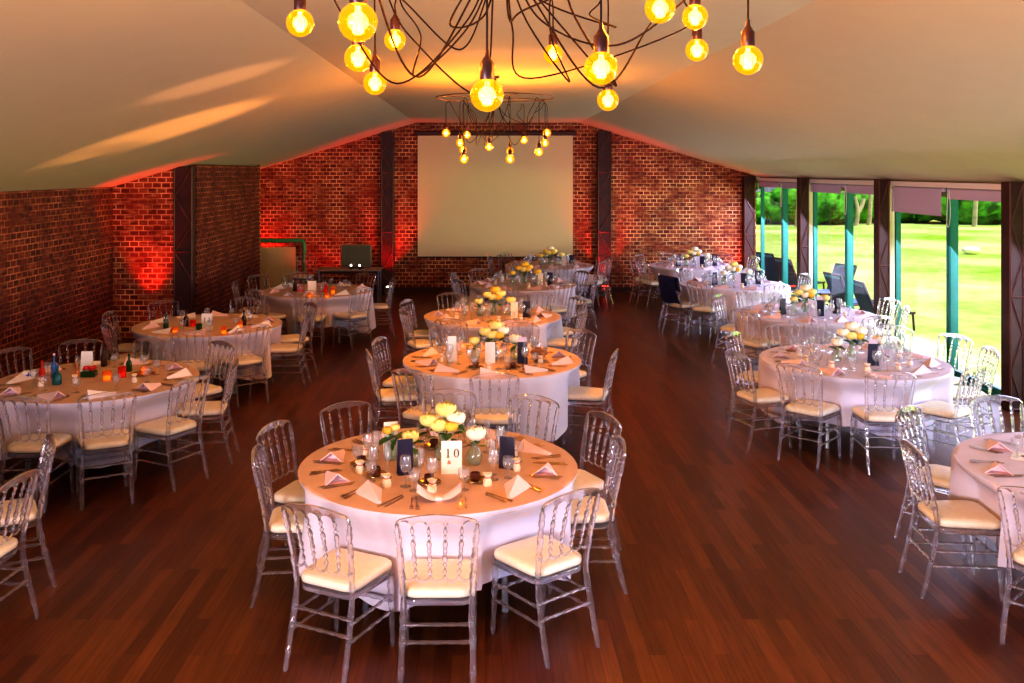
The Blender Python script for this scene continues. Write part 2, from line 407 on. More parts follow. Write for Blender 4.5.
def blind(y0, y1, drop, label):
    t = thing('roller_blind', label, 'blind', (5.955, (y0+y1)/2, HW-.10), 0, 'roller blinds over the windows')
    L = y1-y0
    m = MB().tube([(0, -L/2, 0), (0, L/2, 0)], .026, 10)
    ob('roller', m.mesh('roller', M['blind']), t)
    b = MB().box((-.024, 0, -drop/2), (.004, L-.06, drop)); b.box((-.024, 0, -drop), (.014, L-.06, .02))
    ob('blind_fabric', b.mesh('blind_fabric', M['blind'], False), t)
    c = MB(); y = L/2-.08
    c.tube(spline([(-.035, y, 0), (-.037, y-.03, -.25), (-.037, y-.01, -.42), (-.037, y+.03, -.47), (-.037, y+.06, -.42), (-.037, y+.05, -.25), (-.035, y+.03, 0)], 5), .004, 5)
    ob('bead_chain', c.mesh('bead_chain', M['chain']), t)
for i, (d1, d2, l1, l2) in enumerate([(.1, .1, 0, 0)]*4 + [
        (.10, .33, 'rolled-up lilac blind beside the nearest dark pillar', 'half-lowered lilac blind, the only one pulled well down'),
        (.10, .12, 'rolled-up lilac blind in the second bay, nearer pane', 'rolled-up lilac blind in the second bay, farther pane'),
        (.08, .08, 'rolled-up lilac blind in the bay by the back wall, nearer pane', 'rolled-up lilac blind at the brick back wall corner')]):
    if not l1: continue
    if i > len(BAYS)-2: break
    k = i if i < 7 else 6
    y0, y1 = BAYS[k]+.085, BAYS[k+1]-.085; ym = (y0+y1)/2
    if k < 4: continue
    blind(y0+.16, ym-.06, d1, l1); blind(ym+.06, y1-.03, d2, l2)

# ------------------------------------------------------------------ back wall furniture
t = thing('projection_screen', 'large blank white projection screen hung on the brick back wall', 'screen', (.225, YB-.056, 0))
ob('screen_fabric', MB().box((0, 0, 2.10), (3.40, .012, 2.66)).mesh('screen_fabric', M['screen'], False), t)
ob('case', MB().box((0, .01, 3.475), (3.56, .09, .10), bev=.02).mesh('case', M['col_dark']), t)
ob('weight_bar', MB().tube([(-1.71, 0, .765), (1.71, 0, .765)], .014, 8).mesh('weight_bar', M['black']), t)

t = thing('display_board', 'cream board in a thick rounded green frame, behind the brick block', 'board', (-4.52, 20.06, 0))
p = []
for a in range(0, 91, 15): p.append((.62-.10+.10*cos(radians(a)), 1.05+.10*sin(radians(a))))
p = [(.62, .02)] + p + [(-.52+.10*cos(radians(a)), 1.05+.10*sin(radians(a))) for a in range(90, 181, 15)] + [(-.62, .02)]
f = MB().tube([(x, 0, z) for x, z in p], .055, 8, flat=.8); f.tube([(-.62, 0, .06), (.62, 0, .06)], .05, 8)
ob('board_frame', f.mesh('board_frame', M['green_frame']), t)
ob('board_panel', MB().box((-.055, 0, .55), (.98, .03, .92)).mesh('board_panel', M['cream_board'], False), t)

t = thing('side_table', 'narrow dark side table standing against the brick back wall', 'table', (-2.64, 18.15, 0))
ob('table_top', MB().box((0, 0, .735), (1.26, .5, .03), bev=.006).mesh('table_top', M['wood'], False), t)
for sx in (-1, 1):
    for sy in (-1, 1):
        ob('leg', MB().tube([(sx*.57, sy*.2, 0), (sx*.57, sy*.2, .72)], .02, 8).mesh('leg', M['metal']), t)
ob('apron', MB().box((0, 0, .69), (1.14, .38, .06)).mesh('apron', M['col_dark'], False), t)
t = thing('monitor', 'dark ribbed panel with thin pale edge standing on the side table', 'monitor', (-2.52, 18.2, .75))
g = MB().box((0, 0, .235), (.54, .04, .40))
for k in range(9): g.box((-.24+k*.06, -.024, .235), (.022, .012, .39))
ob('panel', g.mesh('panel', M['grille'], False), t)
e = MB()
for a, b in (((-.285, .03), (.285, .03)), ((-.285, .45), (.285, .45)), ((-.285, .03), (-.285, .45)), ((.285, .03), (.285, .45))):
    e.tube([(a[0], -.01, a[1]), (b[0], -.01, b[1])], .014, 4)
ob('panel_edge', e.mesh('panel_edge', M['grille_edge'], False), t)
ob('foot', MB().box((0, 0, .0075), (.3, .18, .015)).mesh('foot', M['black'], False), t)
def small_lamp(x, y, label):
    t = thing('table_lamp', label, 'lamp', (x, y, .75), 0, 'small lights on the side table')
    ob('lamp_base', MB().lathe([(.03, 0), (.03, .01), (.008, .02), (.008, .06)], seg=10).mesh('lamp_base', M['black']), t)
    ob('lamp_globe', MB().lathe([(.004, .055), (.017, .062), (.022, .077), (.017, .092), (.004, .099)], seg=10).mesh('lamp_globe', M['light_white']), t)
small_lamp(-2.59, 17.98, 'tiny glowing white globe lamp in front of the ribbed panel')
small_lamp(-2.42, 17.95, 'smaller white light standing nearer the end of side table')

def uplight(x, y, label, lens, rz=0.):
    t = thing('floor_uplight', label, 'uplight', (x, y, 0), rz, 'floor uplights')
    ob('case', MB().box((0, 0, .09), (.20, .16, .14), bev=.012).mesh('case', M['grey_case']), t)
    ob('lens', MB().lathe([(.066, .160), (.074, .166), (.074, .174), (.05, .182), (.01, .184)], seg=14).mesh('lens', lens), t)
    ob('bracket', MB().box((0, 0, .01), (.24, .10, .02)).mesh('bracket', M['black'], False), t)
uplight(-2.05, 19.95, 'small white-lensed uplight on the floor below the pillar beside screen', M['light_white'])
uplight(-5.30, 14.48, 'red floor uplight behind the middle wall-side table', M['light_red'])
uplight(-4.95, 20.10, 'red floor uplight in the alcove behind the brick block', M['light_red'])
uplight(2.60, 20.05, 'red floor uplight below the pillar on the window side of screen', M['light_red'])
uplight(5.45, 20.05, 'red floor uplight in the corner by the windows', M['light_red'])

# ------------------------------------------------------------------ chairs
def beads(L, r0, r1, spots, amp, n=26):
    """radii along a turned rod with bead rings"""
    out = []
    for i in range(n):
        s = i/(n-1); r = r0+(r1-r0)*s
        for c, w, a in spots:
            d = abs(s-c)/w
            if d < 1: r += a*amp*(1-d*d)
        out.append(r)
    return out
def lerp_path(pts, n):
    sp = spline(pts, 12); L = [0]
    for a, b in zip(sp, sp[1:]): L.append(L[-1]+(b-a).length)
    out = []; j = 0
    for i in range(n):
        d = L[-1]*i/(n-1)
        while j < len(L)-2 and L[j+1] < d: j += 1
        t = (d-L[j])/max(1e-9, L[j+1]-L[j]); out.append(sp[j].lerp(sp[j+1], t))
    return out
def rrect(wf, wr, yf, yr, rad, n=5):
    """rounded trapezoid outline, front at yf (wide wf), rear at yr"""
    pts = []
    for cx, cy, a0 in ((wf/2-rad, yf-rad, 0), (-wf/2+rad, yf-rad, 90), (-wr/2+rad, yr+rad, 180), (wr/2-rad, yr+rad, 270)):
        for k in range(n+1):
            a = radians(a0+90*k/n); pts.append((cx+rad*cos(a), cy+rad*sin(a)))
    return pts
def loft(rings):
    b = MB(); n = len(rings[0]); vs = [p for r in rings for p in r]
    fs = [(i*n+k, i*n+(k+1) % n, (i+1)*n+(k+1) % n, (i+1)*n+k) for i in range(len(rings)-1) for k in range(n)]
    fs += [tuple(range(n-1, -1, -1)), tuple(range((len(rings)-1)*n, len(rings)*n))]
    return b.add(vs, fs)
def back_y(z): return -.195-.085*((z-.45)/.45)**1.3 if z > .45 else -.195
def chair_meshes():
    D = {}
    o = rrect(.41, .37, .205, -.195, .07)
    def sc(k, z): return [(x*k, .005+(y-.005)*k, z) for x, y in o]
    D['pad'] = loft([sc(.93, .437), sc(.985, .443), sc(1.0, .458), sc(.99, .474), sc(.94, .484), sc(.80, .490), sc(.4, .493)]).mesh('seat_pad', M['pad'], ang=60)
    D['frame'] = loft([sc(.90, .395), sc(.97, .400), sc(.985, .416), sc(.985, .430), sc(.95, .4365)]).mesh('seat_frame', M['acrylic'], ang=60)
    for s in (-1, 1):
        pts = [(s*.185, -.285, 0), (s*.183, -.245, .16), (s*.178, -.205, .34), (s*.178, -.195, .45), (s*.186, back_y(.62), .62), (s*.205, back_y(.85), .85)]
        n = 44; P = lerp_path(pts, n)
        spots = [(.12, .02, 1), (.28, .02, 1), (.40, .03, .6), (.56, .02, 1.1), (.60, .03, .8), (.66, .045, 1.4), (.72, .02, 1), (.78, .05, 1.2), (.84, .02, 1), (.90, .04, 1.1), (.955, .02, 1)]
        R = [.0125+.003*sm(i/(n-1)/.35) - .0045*sm((i/(n-1)-.48)/.1) for i in range(n)]
        for i in range(n):
            q = i/(n-1)
            for c, w, a in spots:
                d = abs(q-c)/w
                if d < 1: R[i] += .0062*a*(1-d*d)
        D['rear%d' % s] = MB().tube(P, R, 8).mesh('rear_leg', M['acrylic'])
        pts = [(s*.190, .190, 0), (s*.186, .180, .2), (s*.184, .175, .40)]
        n = 26
        D['front%d' % s] = MB().tube(lerp_path(pts, n), beads(1, .0105, .0165, [(.1, .05, .8), (.35, .04, 1), (.45, .05, 1), (.62, .05, 1), (.75, .04, 1), (.86, .05, 1)], .0050, n), 8).mesh('front_leg', M['acrylic'])
    st = [(.12, .05, 1), (.3, .05, .8), (.5, .06, 1), (.7, .05, .8), (.88, .05, 1)]
    def rod(a, b): return MB().tube(lerp_path([a, b], 22), beads(1, .0075, .0075, st, .0045, 22), 7)
    D['str'] = []
    for s in (-1, 1):
        for z, in ((.29,), (.20,)):
            D['str'].append(rod((s*.181, -.207 if z > .25 else -.232, z), (s*.185, .178, z)))
    for z, y in ((.31, -.203), (.23, -.226)): D['str'].append(rod((-.181, y, z), (.181, y, z)))
    for z in (.255,): D['str'].append(rod((-.186, .179, z), (.186, .179, z)))
    D['str'] = [b.mesh('stretcher', M['acrylic']) for b in D['str']]
    # scalloped crest rail: five arches between two posts and four spindles
    n = 61; top = []; bot = []
    for i in range(n):
        u = -1+2*i/(n-1); x = .212*u
        zt = .884+.022*max(0, 1-abs(u)**4)+.008*cos(u*pi*1.0)
        ph = (u*.5+.5)*5; fr_ = abs((ph % 1)-.5)*2
        zb = .838+.034*sqrt(max(0, 1-fr_**2.2))
        if abs(u) > .9: zt -= .10*(abs(u)-.9)
        top.append((x, zt)); bot.append((x, min(zb, zt-.008)))
    vs = []
    for (x, zt), (_, zb) in zip(top, bot):
        bow = -.022*(1-(x/.212)**2)
        for z, dy in ((zb, .009), (zt-.004, .009), (zt, 0), (zt-.004, -.009), (zb, -.009)):
            vs.append((x, back_y(.87)+bow+dy, z))
    fs = [(i*5+k, (i+1)*5+k, (i+1)*5+(k+1) % 5, i*5+(k+1) % 5) for i in range(n-1) for k in range(5)] + [tuple(range(5)), tuple(range((n-1)*5+4, (n-1)*5-1, -1))]
    D['crest'] = MB().add(vs, fs).mesh('backrest', M['acrylic'], ang=50)
    D['low'] = MB().tube([(x, back_y(.56)-.014*(1-(x/.185)**2), .575-.034*sqrt(max(0, 1-(abs((((x/.185)*.5+.5)*5 % 1)-.5)*2)**2.0))) for x in [-.183+.366*i/50 for i in range(51)]], .0068, 6).mesh('lower_rail', M['acrylic'])
    D['spin'] = []
    for k in range(4):
        x0 = .185*(-1+2*(k+1)/5); x1 = .212*(-1+2*(k+1)/5)
        pts = [(x0, back_y(.57)-.012*(1-(x0/.19)**2), .572), (x0*.4+x1*.6, back_y(.70)-.017*(1-(x0/.2)**2), .71), (x1, back_y(.85)-.022*(1-(x1/.212)**2), .842)]
        D['spin'].append(MB().tube(lerp_path(pts, 24), beads(1, .0062, .0062, [(.08, .05, .8), (.22, .04, 1), (.35, .10, 1.1), (.5, .04, 1), (.64, .10, 1.1), (.78, .04, 1), (.92, .05, .8)], .0070, 24), 7).mesh('spindle', M['acrylic']))
    return D
CM = chair_meshes()
def make_chair():
    t = thing('banquet_chair', '', 'chair')
    ob('seat_pad', CM['pad'], t); ob('seat_frame', CM['frame'], t)
    for s in (-1, 1): ob('rear_leg', CM['rear%d' % s], t); ob('front_leg', CM['front%d' % s], t)
    for m in CM['str']: ob('stretcher', m, t)
    b = ob('backrest', CM['crest'], t)
    ob('lower_rail', CM['low'], b)
    for m in CM['spin']: ob('spindle', m, b)
    return t
CHAIR = None
def place_chair(x, y, rz, label, group):
    global CHAIR
    if CHAIR is None: CHAIR = make_chair(); c = CHAIR; c.location = (x, y, 0); c.rotation_euler = (0, 0, rz)
    else: c = dup(CHAIR, (x, y, 0), rz)
    c['label'] = label; c['group'] = group
    return c

# ------------------------------------------------------------------ tables
TBL = {   # key: (x, y, name used in labels, [(angle from the near side, distance of the chair back)])
 'C1': (-.30, 6.02, 'card-10 centre table', [(3, 1.27), (-27, 1.28), (-80, 1.12), (-109, 1.20), (-142, 1.2), (180, 1.36), (150, 1.34), (120, 1.30), (90, 1.15), (40, 1.20)]),
 'C2': (.07, 9.38, 'second centre table', [(0, 1.33), (-31, 1.38), (-74, 1.22), (-107, 1.20), (-156, 1.25), (165, 1.3), (130, 1.28), (76, 1.21)]),
 'C3': (.10, 12.2, 'third centre table', [(12, 1.25), (-22, 1.3), (-65, 1.2), (-108, 1.2), (-152, 1.25), (178, 1.25), (148, 1.3), (118, 1.32), (70, 1.2)]),
 'C4': (.64, 15.6, 'fourth centre table', [(-60, 1.2), (-106, 1.2), (-143, 1.25), (180, 1.25), (150, 1.28), (122, 1.22), (90, 1.2), (-15, 1.25), (25, 1.25)]),
 'C5': (1.30, 18.8, 'fifth centre table', [(-30, 1.25), (10, 1.25), (55, 1.2), (88, 1.22), (118, 1.3), (-100, 1.2), (-138, 1.3), (175, 1.25)]),
 'L0': (-3.92, 5.42, 'cut-off wall-side table', [(122, 1.24), (86, 1.22)]),
 'L1': (-3.54, 8.48, 'red-bottle wall-side table', [(26, 1.25), (-3, 1.25), (59, 1.2), (96, 1.2), (140, 1.3), (176, 1.22), (-150, 1.27), (-121, 1.28)]),
 'L2': (-3.42, 11.5, 'middle wall-side table', [(40, 1.2), (8, 1.3), (-50, 1.2), (-92, 1.22), (90, 1.2), (126, 1.35), (176, 1.35), (-138, 1.35)]),
 'L3': (-2.68, 14.8, 'farthest wall-side table', [(5, 1.22), (43, 1.2), (106, 1.2), (150, 1.25), (-155, 1.35), (-126, 1.4), (-82, 1.25), (-35, 1.25)]),
 'R0': (3.96, 5.87, 'cut-off window-side table', [(-94, 1.2), (-140, 1.27), (-50, 1.2), (180, 1.3)]),
 'R1': (3.69, 9.32, 'first whole window-side table', [(-75, 1.28), (-126, 1.22), (-43, 1.24), (-8, 1.2), (34, 1.19), (84, 1.28), (114, 1.42), (142, 1.45), (-168, 1.35)]),
 'R2': (4.28, 12.4, 'second whole window-side table', [(-56, 1.2), (-126, 1.2), (-18, 1.25), (20, 1.25), (70, 1.2), (106, 1.3), (-160, 1.25), (165, 1.25)]),
 'R3': (4.17, 15.6, 'third whole window-side table', [(-67, 1.25), (-38, 1.3), (15, 1.25), (-102, 1.2), (100, 1.28), (-150, 1.2), (150, 1.25)]),
 'R4': (4.20, 18.65, 'farthest window-side table', [(-100, 1.25), (-66, 1.22), (-168, 1.25), (142, 1.35), (108, 1.35), (-130, 1.25)]),
}
SIDE = {6: 'near side', 7: 'near side toward the wall', 8: 'wall side toward the front', 9: 'wall side', 10: 'wall side toward the screen', 11: 'screen side toward the wall',
        0: 'screen side', 1: 'screen side toward the windows', 2: 'window side toward the screen', 3: 'window side', 4: 'window side toward the front', 5: 'near side toward the windows'}
def hours(angs):
    """a distinct clock hour for every seat angle"""
    want = sorted([((6-a/30) % 12, i) for i, a in enumerate(angs)]); res = {}; used = set()
    for w, i in sorted(want, key=lambda q: abs(q[0]-round(q[0]))):
        c = sorted(range(12), key=lambda h_: min((w-h_) % 12, (h_-w) % 12))
        k = next(h_ for h_ in c if h_ not in used); used.add(k); res[i] = k
    return [res[i] for i in range(len(angs))]

R = .90
def table_leg(s): return MB().tube([(s[0]*.42, s[1]*.42, 0), (s[0]*.40, s[1]*.40, .715)], .022, 8).mesh('leg', M['metal'])
TOP_ME = MB().lathe([(.86, .715), (.885, .720), (.885, .738), (.87, .742)], seg=48).mesh('table_top', M['wood'])
LEG_ME = [table_leg((sx, sy)) for sx in (-1, 1) for sy in (-1, 1)]
def cloth_mesh(chairs, rot, top):
    nt_, nr = 144, 14; vs = [(0, 0, .7515)]; fs = []
    for r in (.3, .6, .86): vs += [(r*sin(2*pi*k/nt_), -r*cos(2*pi*k/nt_), .7515) for k in range(nt_)]
    for j in range(nr+1):
        t = j/nr
        for k in range(nt_):
            a = 2*pi*k/nt_
            L = .47+.12*abs(cos(2*(a-rot)))**4
            fold = .042*t*sin(9*a+1.3*rot+1.5*sin(2*a)) + .012*t*sin(23*a+rot)
            r = R+.006+.030*t+fold if j else .895
            z = .7515-L*max(0, t-.03)*1.03 if j else .7515
            p = 0.
            for ph, rb in chairs:
                d = abs((a-radians(ph)+pi) % (2*pi)-pi)
                q = 1-sm((d-.31)/.10)
                if q > 0:
                    rp = min(r, (rb-.25-.205-.03)/max(.9, cos(d)*1.0))
                    p = max(p, q*(r-rp))
            r -= p*sm(t/.42)
            vs.append((r*sin(a), -r*cos(a), z))
    fs += [(0, 1+k, 1+(k+1) % nt_) for k in range(nt_)]
    rows = 3+nr+1
    for j in range(rows-1):
        for k in range(nt_):
            fs.append((1+j*nt_+k, 1+(j+1)*nt_+k, 1+(j+1)*nt_+(k+1) % nt_, 1+j*nt_+(k+1) % nt_))
    me = MB().add(vs, fs).mesh('tablecloth', M['cloth'], ang=70)
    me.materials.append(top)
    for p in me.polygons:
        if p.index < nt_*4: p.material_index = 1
    return me

# ---- small table things
def napkin_mesh(m):
    def ring(l, k=1., dz=0.):
        w = .03+.14*l; hh = .012+.048*l**1.2
        return [(-.115+.23*l, w/2*k*c_, max(.0, hh*k*(1-abs(c_)**.85)+.006*k*sin(a)+dz)) for a in [pi*i/8 for i in range(9)] for c_ in [cos(a)]]
    rs = [ring(0), ring(.25), ring(.55), ring(.85), ring(1.0), ring(1.0, .86, .001), [(x-.07, y, z) for x, y, z in ring(1.0, .55, .001)]]
    return loft(rs).mesh('napkin', m, ang=50)
NAP = napkin_mesh(M['napkin']); NAPW = napkin_mesh(M['napkin_white'])
def fan_mesh(m):
    b = MB()
    for s in (-1, 1):
        vs = []
        for i in range(6):
            t = i/5; w = .028+.030*sin(t*pi*.8); x = s*(.012+.115*t); z = .01+.075*t**1.4
            vs += [(x, -w, z*.75), (x, -w*.4, z+.006), (x, w*.4, z+.010), (x, w, z*.8), (x, w*.4, z-.012*t-.002), (x, -w*.4, z-.012*t-.004)]
        fs = [(i*6+k, i*6+(k+1) % 6, (i+1)*6+(k+1) % 6, (i+1)*6+k) for i in range(5) for k in range(6)] + [tuple(range(6)), tuple(range(35, 29, -1))]
        b.add(vs, fs)
    b.box((0, 0, .012), (.05, .06, .024), bev=.008)
    return b.mesh('napkin', m, ang=60)
NAPFAN = fan_mesh(M['napkin'])
def knife_mesh(L):
    b = MB().tube(lerp_path([(0, -L*.5, .004), (0, -L*.02, .004)], 6), [.0045, .0055, .0055, .005, .0045, .004], 6, flat=.6)
    b.prism([(-.004, -L*.02), (.006, -L*.02), (.011, L*.12), (.010, L*.38), (.002, L*.5), (-.005, L*.44), (-.006, L*.1)], .002, .004)
    return b.mesh('knife', M['steel'], ang=30)
def fork_mesh(L):
    b = MB().tube(lerp_path([(0, -L*.5, .004), (0, L*.22, .006)], 8), [.006, .0065, .005, .004, .0035, .0035, .004, .006], 6, flat=.5)
    b.prism([(-.005, L*.20), (.005, L*.20), (.012, L*.28), (.012, L*.33), (-.012, L*.33), (-.012, L*.28)], .004, .0065)
    for k in range(4): b.box((-.0095+k*.0063, L*.41, .0055), (.0032, L*.18, .0022))
    return b.mesh('fork', M['steel'], ang=30)
KN, KN2, FK, FK2 = knife_mesh(.23), knife_mesh(.19), fork_mesh(.21), fork_mesh(.175)
WINE = MB().lathe([(.032, 0), (.033, .002), (.012, .006), (.0045, .012), (.004, .075), (.010, .084), (.028, .100), (.036, .125), (.035, .155), (.029, .185), (.0275, .185), (.033, .155), (.034, .125), (.026, .102), (.004, .089)], seg=14).mesh('wine_glass', M['glass'])
TUMB = MB().lathe([(.028, 0), (.029, .002), (.011, .006), (.0055, .012), (.0055, .045), (.014, .052), (.032, .070), (.037, .095), (.034, .130), (.0325, .130), (.0355, .095), (.030, .072), (.006, .057)], seg=14).mesh('water_goblet', M['glass'])
FLUTE = MB().lathe([(.028, 0), (.029, .002), (.010, .005), (.004, .010), (.004, .09), (.012, .10), (.021, .13), (.023, .17), (.020, .22), (.019, .22), (.0215, .17), (.019, .132), (.004, .105)], seg=12).mesh('champagne_flute', M['glass'])
VASE = MB().lathe([(.034, 0), (.040, .004), (.050, .030), (.052, .055), (.044, .085), (.026, .112), (.021, .130), (.024, .152), (.030, .160), (.028, .160), (.019, .131), (.024, .112), (.041, .085), (.048, .055), (.046, .03), (.03, .008)], seg=18).mesh('glass_vase', M['vase_glass'])
VASE2 = MB().lathe([(.036, 0), (.040, .004), (.040, .15), (.042, .155), (.039, .155), (.037, .01)], seg=18).mesh('glass_vase', M['vase_glass'])
def bloom_mesh(m, seed):
    rnd = random.Random(seed); b = MB()
    for lay, (rad, op, n_, wid) in enumerate([(1.0, 62, 7, .62), (.86, 42, 6, .66), (.70, 26, 5, .72), (.50, 12, 4, .85)]):
        for i in range(n_):
            a0 = 2*pi*(i+.5*lay)/n_+rnd.uniform(-.2, .2); o_ = radians(op+rnd.uniform(-9, 9)); vs = []; gu, gv = 5, 6
            for v in range(gv+1):
                q = v/gv; pol = pi*.95-(pi*.95-o_)*q
                ww = wid*(.35+.65*sin(min(1, q*1.15+.15)*pi*.62))*(1 if q < .85 else .78)
                for u in range(gu+1):
                    s_ = -1+2*u/gu; az = a0+s_*ww; pp = pol+(.22*s_*s_*q if q > .5 else 0)
                    rr = rad*(1+.05*q*cos(3*s_))
                    vs.append((rr*sin(pp)*cos(az), rr*sin(pp)*sin(az), rr*cos(pp)*.85+.0))
            fs = [(v*(gu+1)+u, v*(gu+1)+u+1, (v+1)*(gu+1)+u+1, (v+1)*(gu+1)+u) for v in range(gv) for u in range(gu)]
            b.add(vs, fs)
    b.lathe([(.02, -.5), (.34, -.3), (.40, 0), (.30, .28), (.04, .4)], seg=8)
    return b.mesh('bloom', m, ang=80)
BLOOM = {'c': bloom_mesh(M['petal'], 1), 'w': bloom_mesh(M['petal_w'], 2), 'y': bloom_mesh(M['petal_y'], 3)}
def leaf_mesh(seed):
    rnd = random.Random(seed); b = MB()
    for i in range(5):
        a = rnd.uniform(0, 2*pi); L = rnd.uniform(.055, .085); up = rnd.uniform(-.2, .7)
        d = Vector((cos(a)*cos(up), sin(a)*cos(up), sin(up))); s_ = Vector((-sin(a), cos(a), 0)); base = Vector((0, 0, rnd.uniform(-.06, -.02)))
        vs = [base]
        for q, w in ((.3, .016), (.6, .019), (.85, .010)):
            c = base+d*L*q+Vector((0, 0, -.02*q*q)); vs += [c-s_*w, c+Vector((0, 0, -.004)), c+s_*w]
        vs.append(base+d*L+Vector((0, 0, -.025)))
        fs = [(0, 1, 2), (0, 2, 3), (1, 4, 5, 2), (2, 5, 6, 3), (4, 7, 8, 5), (5, 8, 9, 6), (7, 10, 8), (8, 10, 9)]
        b.add(vs, fs)
    return b.mesh('leaf_spray', M['leaf'], ang=60)
LEAVES = [leaf_mesh(s) for s in (11, 12, 13)]
def flower(vx, vy, dx, dy, h, size, kind, label, group, zb=.7525):
    """one rose: stem rising from the bottom of the vase, leaves and bloom"""
    t = thing('rose', label, 'flower', (vx, vy, zb), 0, group)
    tip = (dx, dy, h)
    st = MB().tube(spline([(-.25*dx if abs(dx) < .05 else -.012*dx/abs(dx), 0, .012), (0, 0, .125), (dx*.55, dy*.55, (h+.14)/2), (dx, dy, h-.012)], 5), .0032, 5)
    ob('stem', st.mesh('stem', M['stem']), t)
    size *= 1.15; bl = ob('bloom', BLOOM[kind], t, tip, random.uniform(0, 6), (size, size, size))
    ob('leaf_spray', random.choice(LEAVES), t, (dx, dy, h-.012), random.uniform(0, 6), (1.35, 1.35, 1.35))
    return t
def vase(x, y, label, group, me=None):
    return tag(ob('glass_vase', me or VASE, None, (x, y, .7525)), label, 'vase', group)
def pocket(x, y, rz, label, group, h=.21, insert=True):
    t = thing('menu_card', label, 'menu', (x, y, .7525), rz, group)
    w = .098
    b = MB()
    vs = [(-w/2, -.018, 0), (w/2, -.018, 0), (w/2, 0, h), (-w/2, 0, h), (-w/2, .022, 0), (w/2, .022, 0), (-w/2, -.015, 0), (w/2, -.015, 0), (w/2, .018, 0), (-w/2, .018, 0), (-w/2, .0015, h-.004), (w/2, .0015, h-.004)]
    b.add(vs, [(0, 1, 2, 3), (5, 4, 3, 2), (7, 6, 10, 11), (9, 8, 11, 10), (0, 6, 7, 1), (4, 5, 8, 9), (1, 7, 11, 2), (8, 5, 2, 11), (6, 0, 3, 10), (4, 9, 10, 3)])
    ob('card_cover', b.mesh('card_cover', M['navy'], False), t)
    if insert: ob('card_insert', MB().box((0, .001, h+.022), (w*.86, .002, .05)).mesh('card_insert', M['lilac_card'], False), t)
    return t
def digit_mesh(ch, w, h):
    b = MB(); th = .0012
    if ch == '1':
        b.box((0, 0, h/2), (w*.24, th, h)); b.box((0, 0, h*.03), (w*.62, th, h*.06)); b.box((-w*.15, 0, h*.90), (w*.24, th, h*.07))
    elif ch == '0':
        vs = []
        n_ = 20
        for k in range(n_):
            a = 2*pi*k/n_; vs += [(w*.5*cos(a), -th/2, h/2+h*.5*sin(a)), (w*.28*cos(a), -th/2, h/2+h*.44*sin(a))]
        b.add(vs, [(2*k, 2*((k+1) % n_), 2*((k+1) % n_)+1, 2*k+1) for k in range(n_)])
    return b
def number_card(x, y, rz, text, label, group=None, w=.13, h=.20, coral=False, m=None):
    t = thing('table_number_card', label, 'card', (x, y, .7525), rz, group)
    b = MB(); vs = [(-w/2, -.03, 0), (w/2, -.03, 0), (w/2, 0, h), (-w/2, 0, h), (-w/2, .03, 0), (w/2, .03, 0),
                    (-w/2, -.028, 0), (w/2, -.028, 0), (w/2, 0, h-.008), (-w/2, 0, h-.008), (-w/2, .028, 0), (w/2, .028, 0)]
    b.add(vs, [(0, 1, 2, 3), (5, 4, 3, 2), (7, 6, 9, 8), (10, 11, 8, 9), (0, 6, 7, 1), (10, 4, 5, 11), (1, 7, 8, 2), (11, 5, 2, 8), (6, 0, 3, 9), (4, 10, 9, 3)])
    ob('card_face', b.mesh('card_face', m or M['card'], False), t)
    if text:
        dm = MB(); dw, dh = w*.26, h*.27
        for i, ch in enumerate(text):
            d = digit_mesh(ch, dw, dh); d.xf(Matrix.Translation(((i-(len(text)-1)/2)*dw*1.55+.004, 0, 0))); dm.add(d.v, d.f)
        dm.xf(Matrix.Translation((0, -.0165+.0015*0, h*.50)) @ Matrix.Rotation(-math.atan2(.03, h), 4, 'X'))
        dm.xf(Matrix.Translation((0, -.0008, 0)))
        ob('numeral', dm.mesh('numeral', M['ink'], False), t)
        if coral:
            c = MB().prism([(-.012, -.012), (.012, -.012), (.008, .006), (-.004, .014)], 0, .001)
            c.xf(Matrix.Translation((-.016, -.0195, h*.36)) @ Matrix.Rotation(pi/2-math.atan2(.03, h), 4, 'X'))
            ob('printed_motif', c.mesh('printed_motif', M['coral'], False), t)
    return t
def pouch(x, y, label, group):
    t = thing('favour_pouch', label, 'pouch', (x, y, .7525), random.uniform(0, 6), group)
    o = rrect(.052, .05, .022, -.022, .014, 3)
    def s_(k, z, j=0.): return [(a*k+j*sin(i*2.1), b_*k+j*cos(i*1.7), z) for i, (a, b_) in enumerate(o)]
    ob('bag', loft([s_(.92, 0), s_(1.05, .012), s_(1.0, .030), s_(.72, .045), s_(.55, .050)]).mesh('bag', M['pouch'], ang=60), t)
    ob('frill', loft([s_(.56, .050), s_(.85, .062, .003), s_(1.05, .074, .006), s_(.9, .072, .005)]).mesh('frill', M['pouch'], ang=60), t)
    ob('ribbon', loft([s_(.62, .0465), s_(.68, .050), s_(.62, .0535)]).mesh('ribbon', M['ribbon'], ang=60), t)
    return t
def plate(x, y, label, group, r=.075, m=None):
    return tag(ob('candle_plate', MB().lathe([(r*.6, 0), (r*.65, .002), (r, .008), (r*.99, .011), (r*.62, .005), (.002, .004)], seg=22).mesh('candle_plate', m or M['amber_plate']), None, (x, y, .7525)), label, 'plate', group)
def candle(x, y, label, group, m=None, z=.7575, glow=False):
    t = thing('tealight_holder', label, 'candle', (x, y, z), 0, group)
    ob('holder_cup', MB().lathe([(.022, 0), (.027, .004), (.031, .030), (.029, .045), (.026, .045), (.026, .012)], seg=14).mesh('holder_cup', m or M['brown_wax']), t)
    ob('wax', MB().lathe([(.0255, .013), (.0255, .026), (.003, .028)], seg=12).mesh('wax', M['flame'] if glow else M['pouch']), t)
    return t

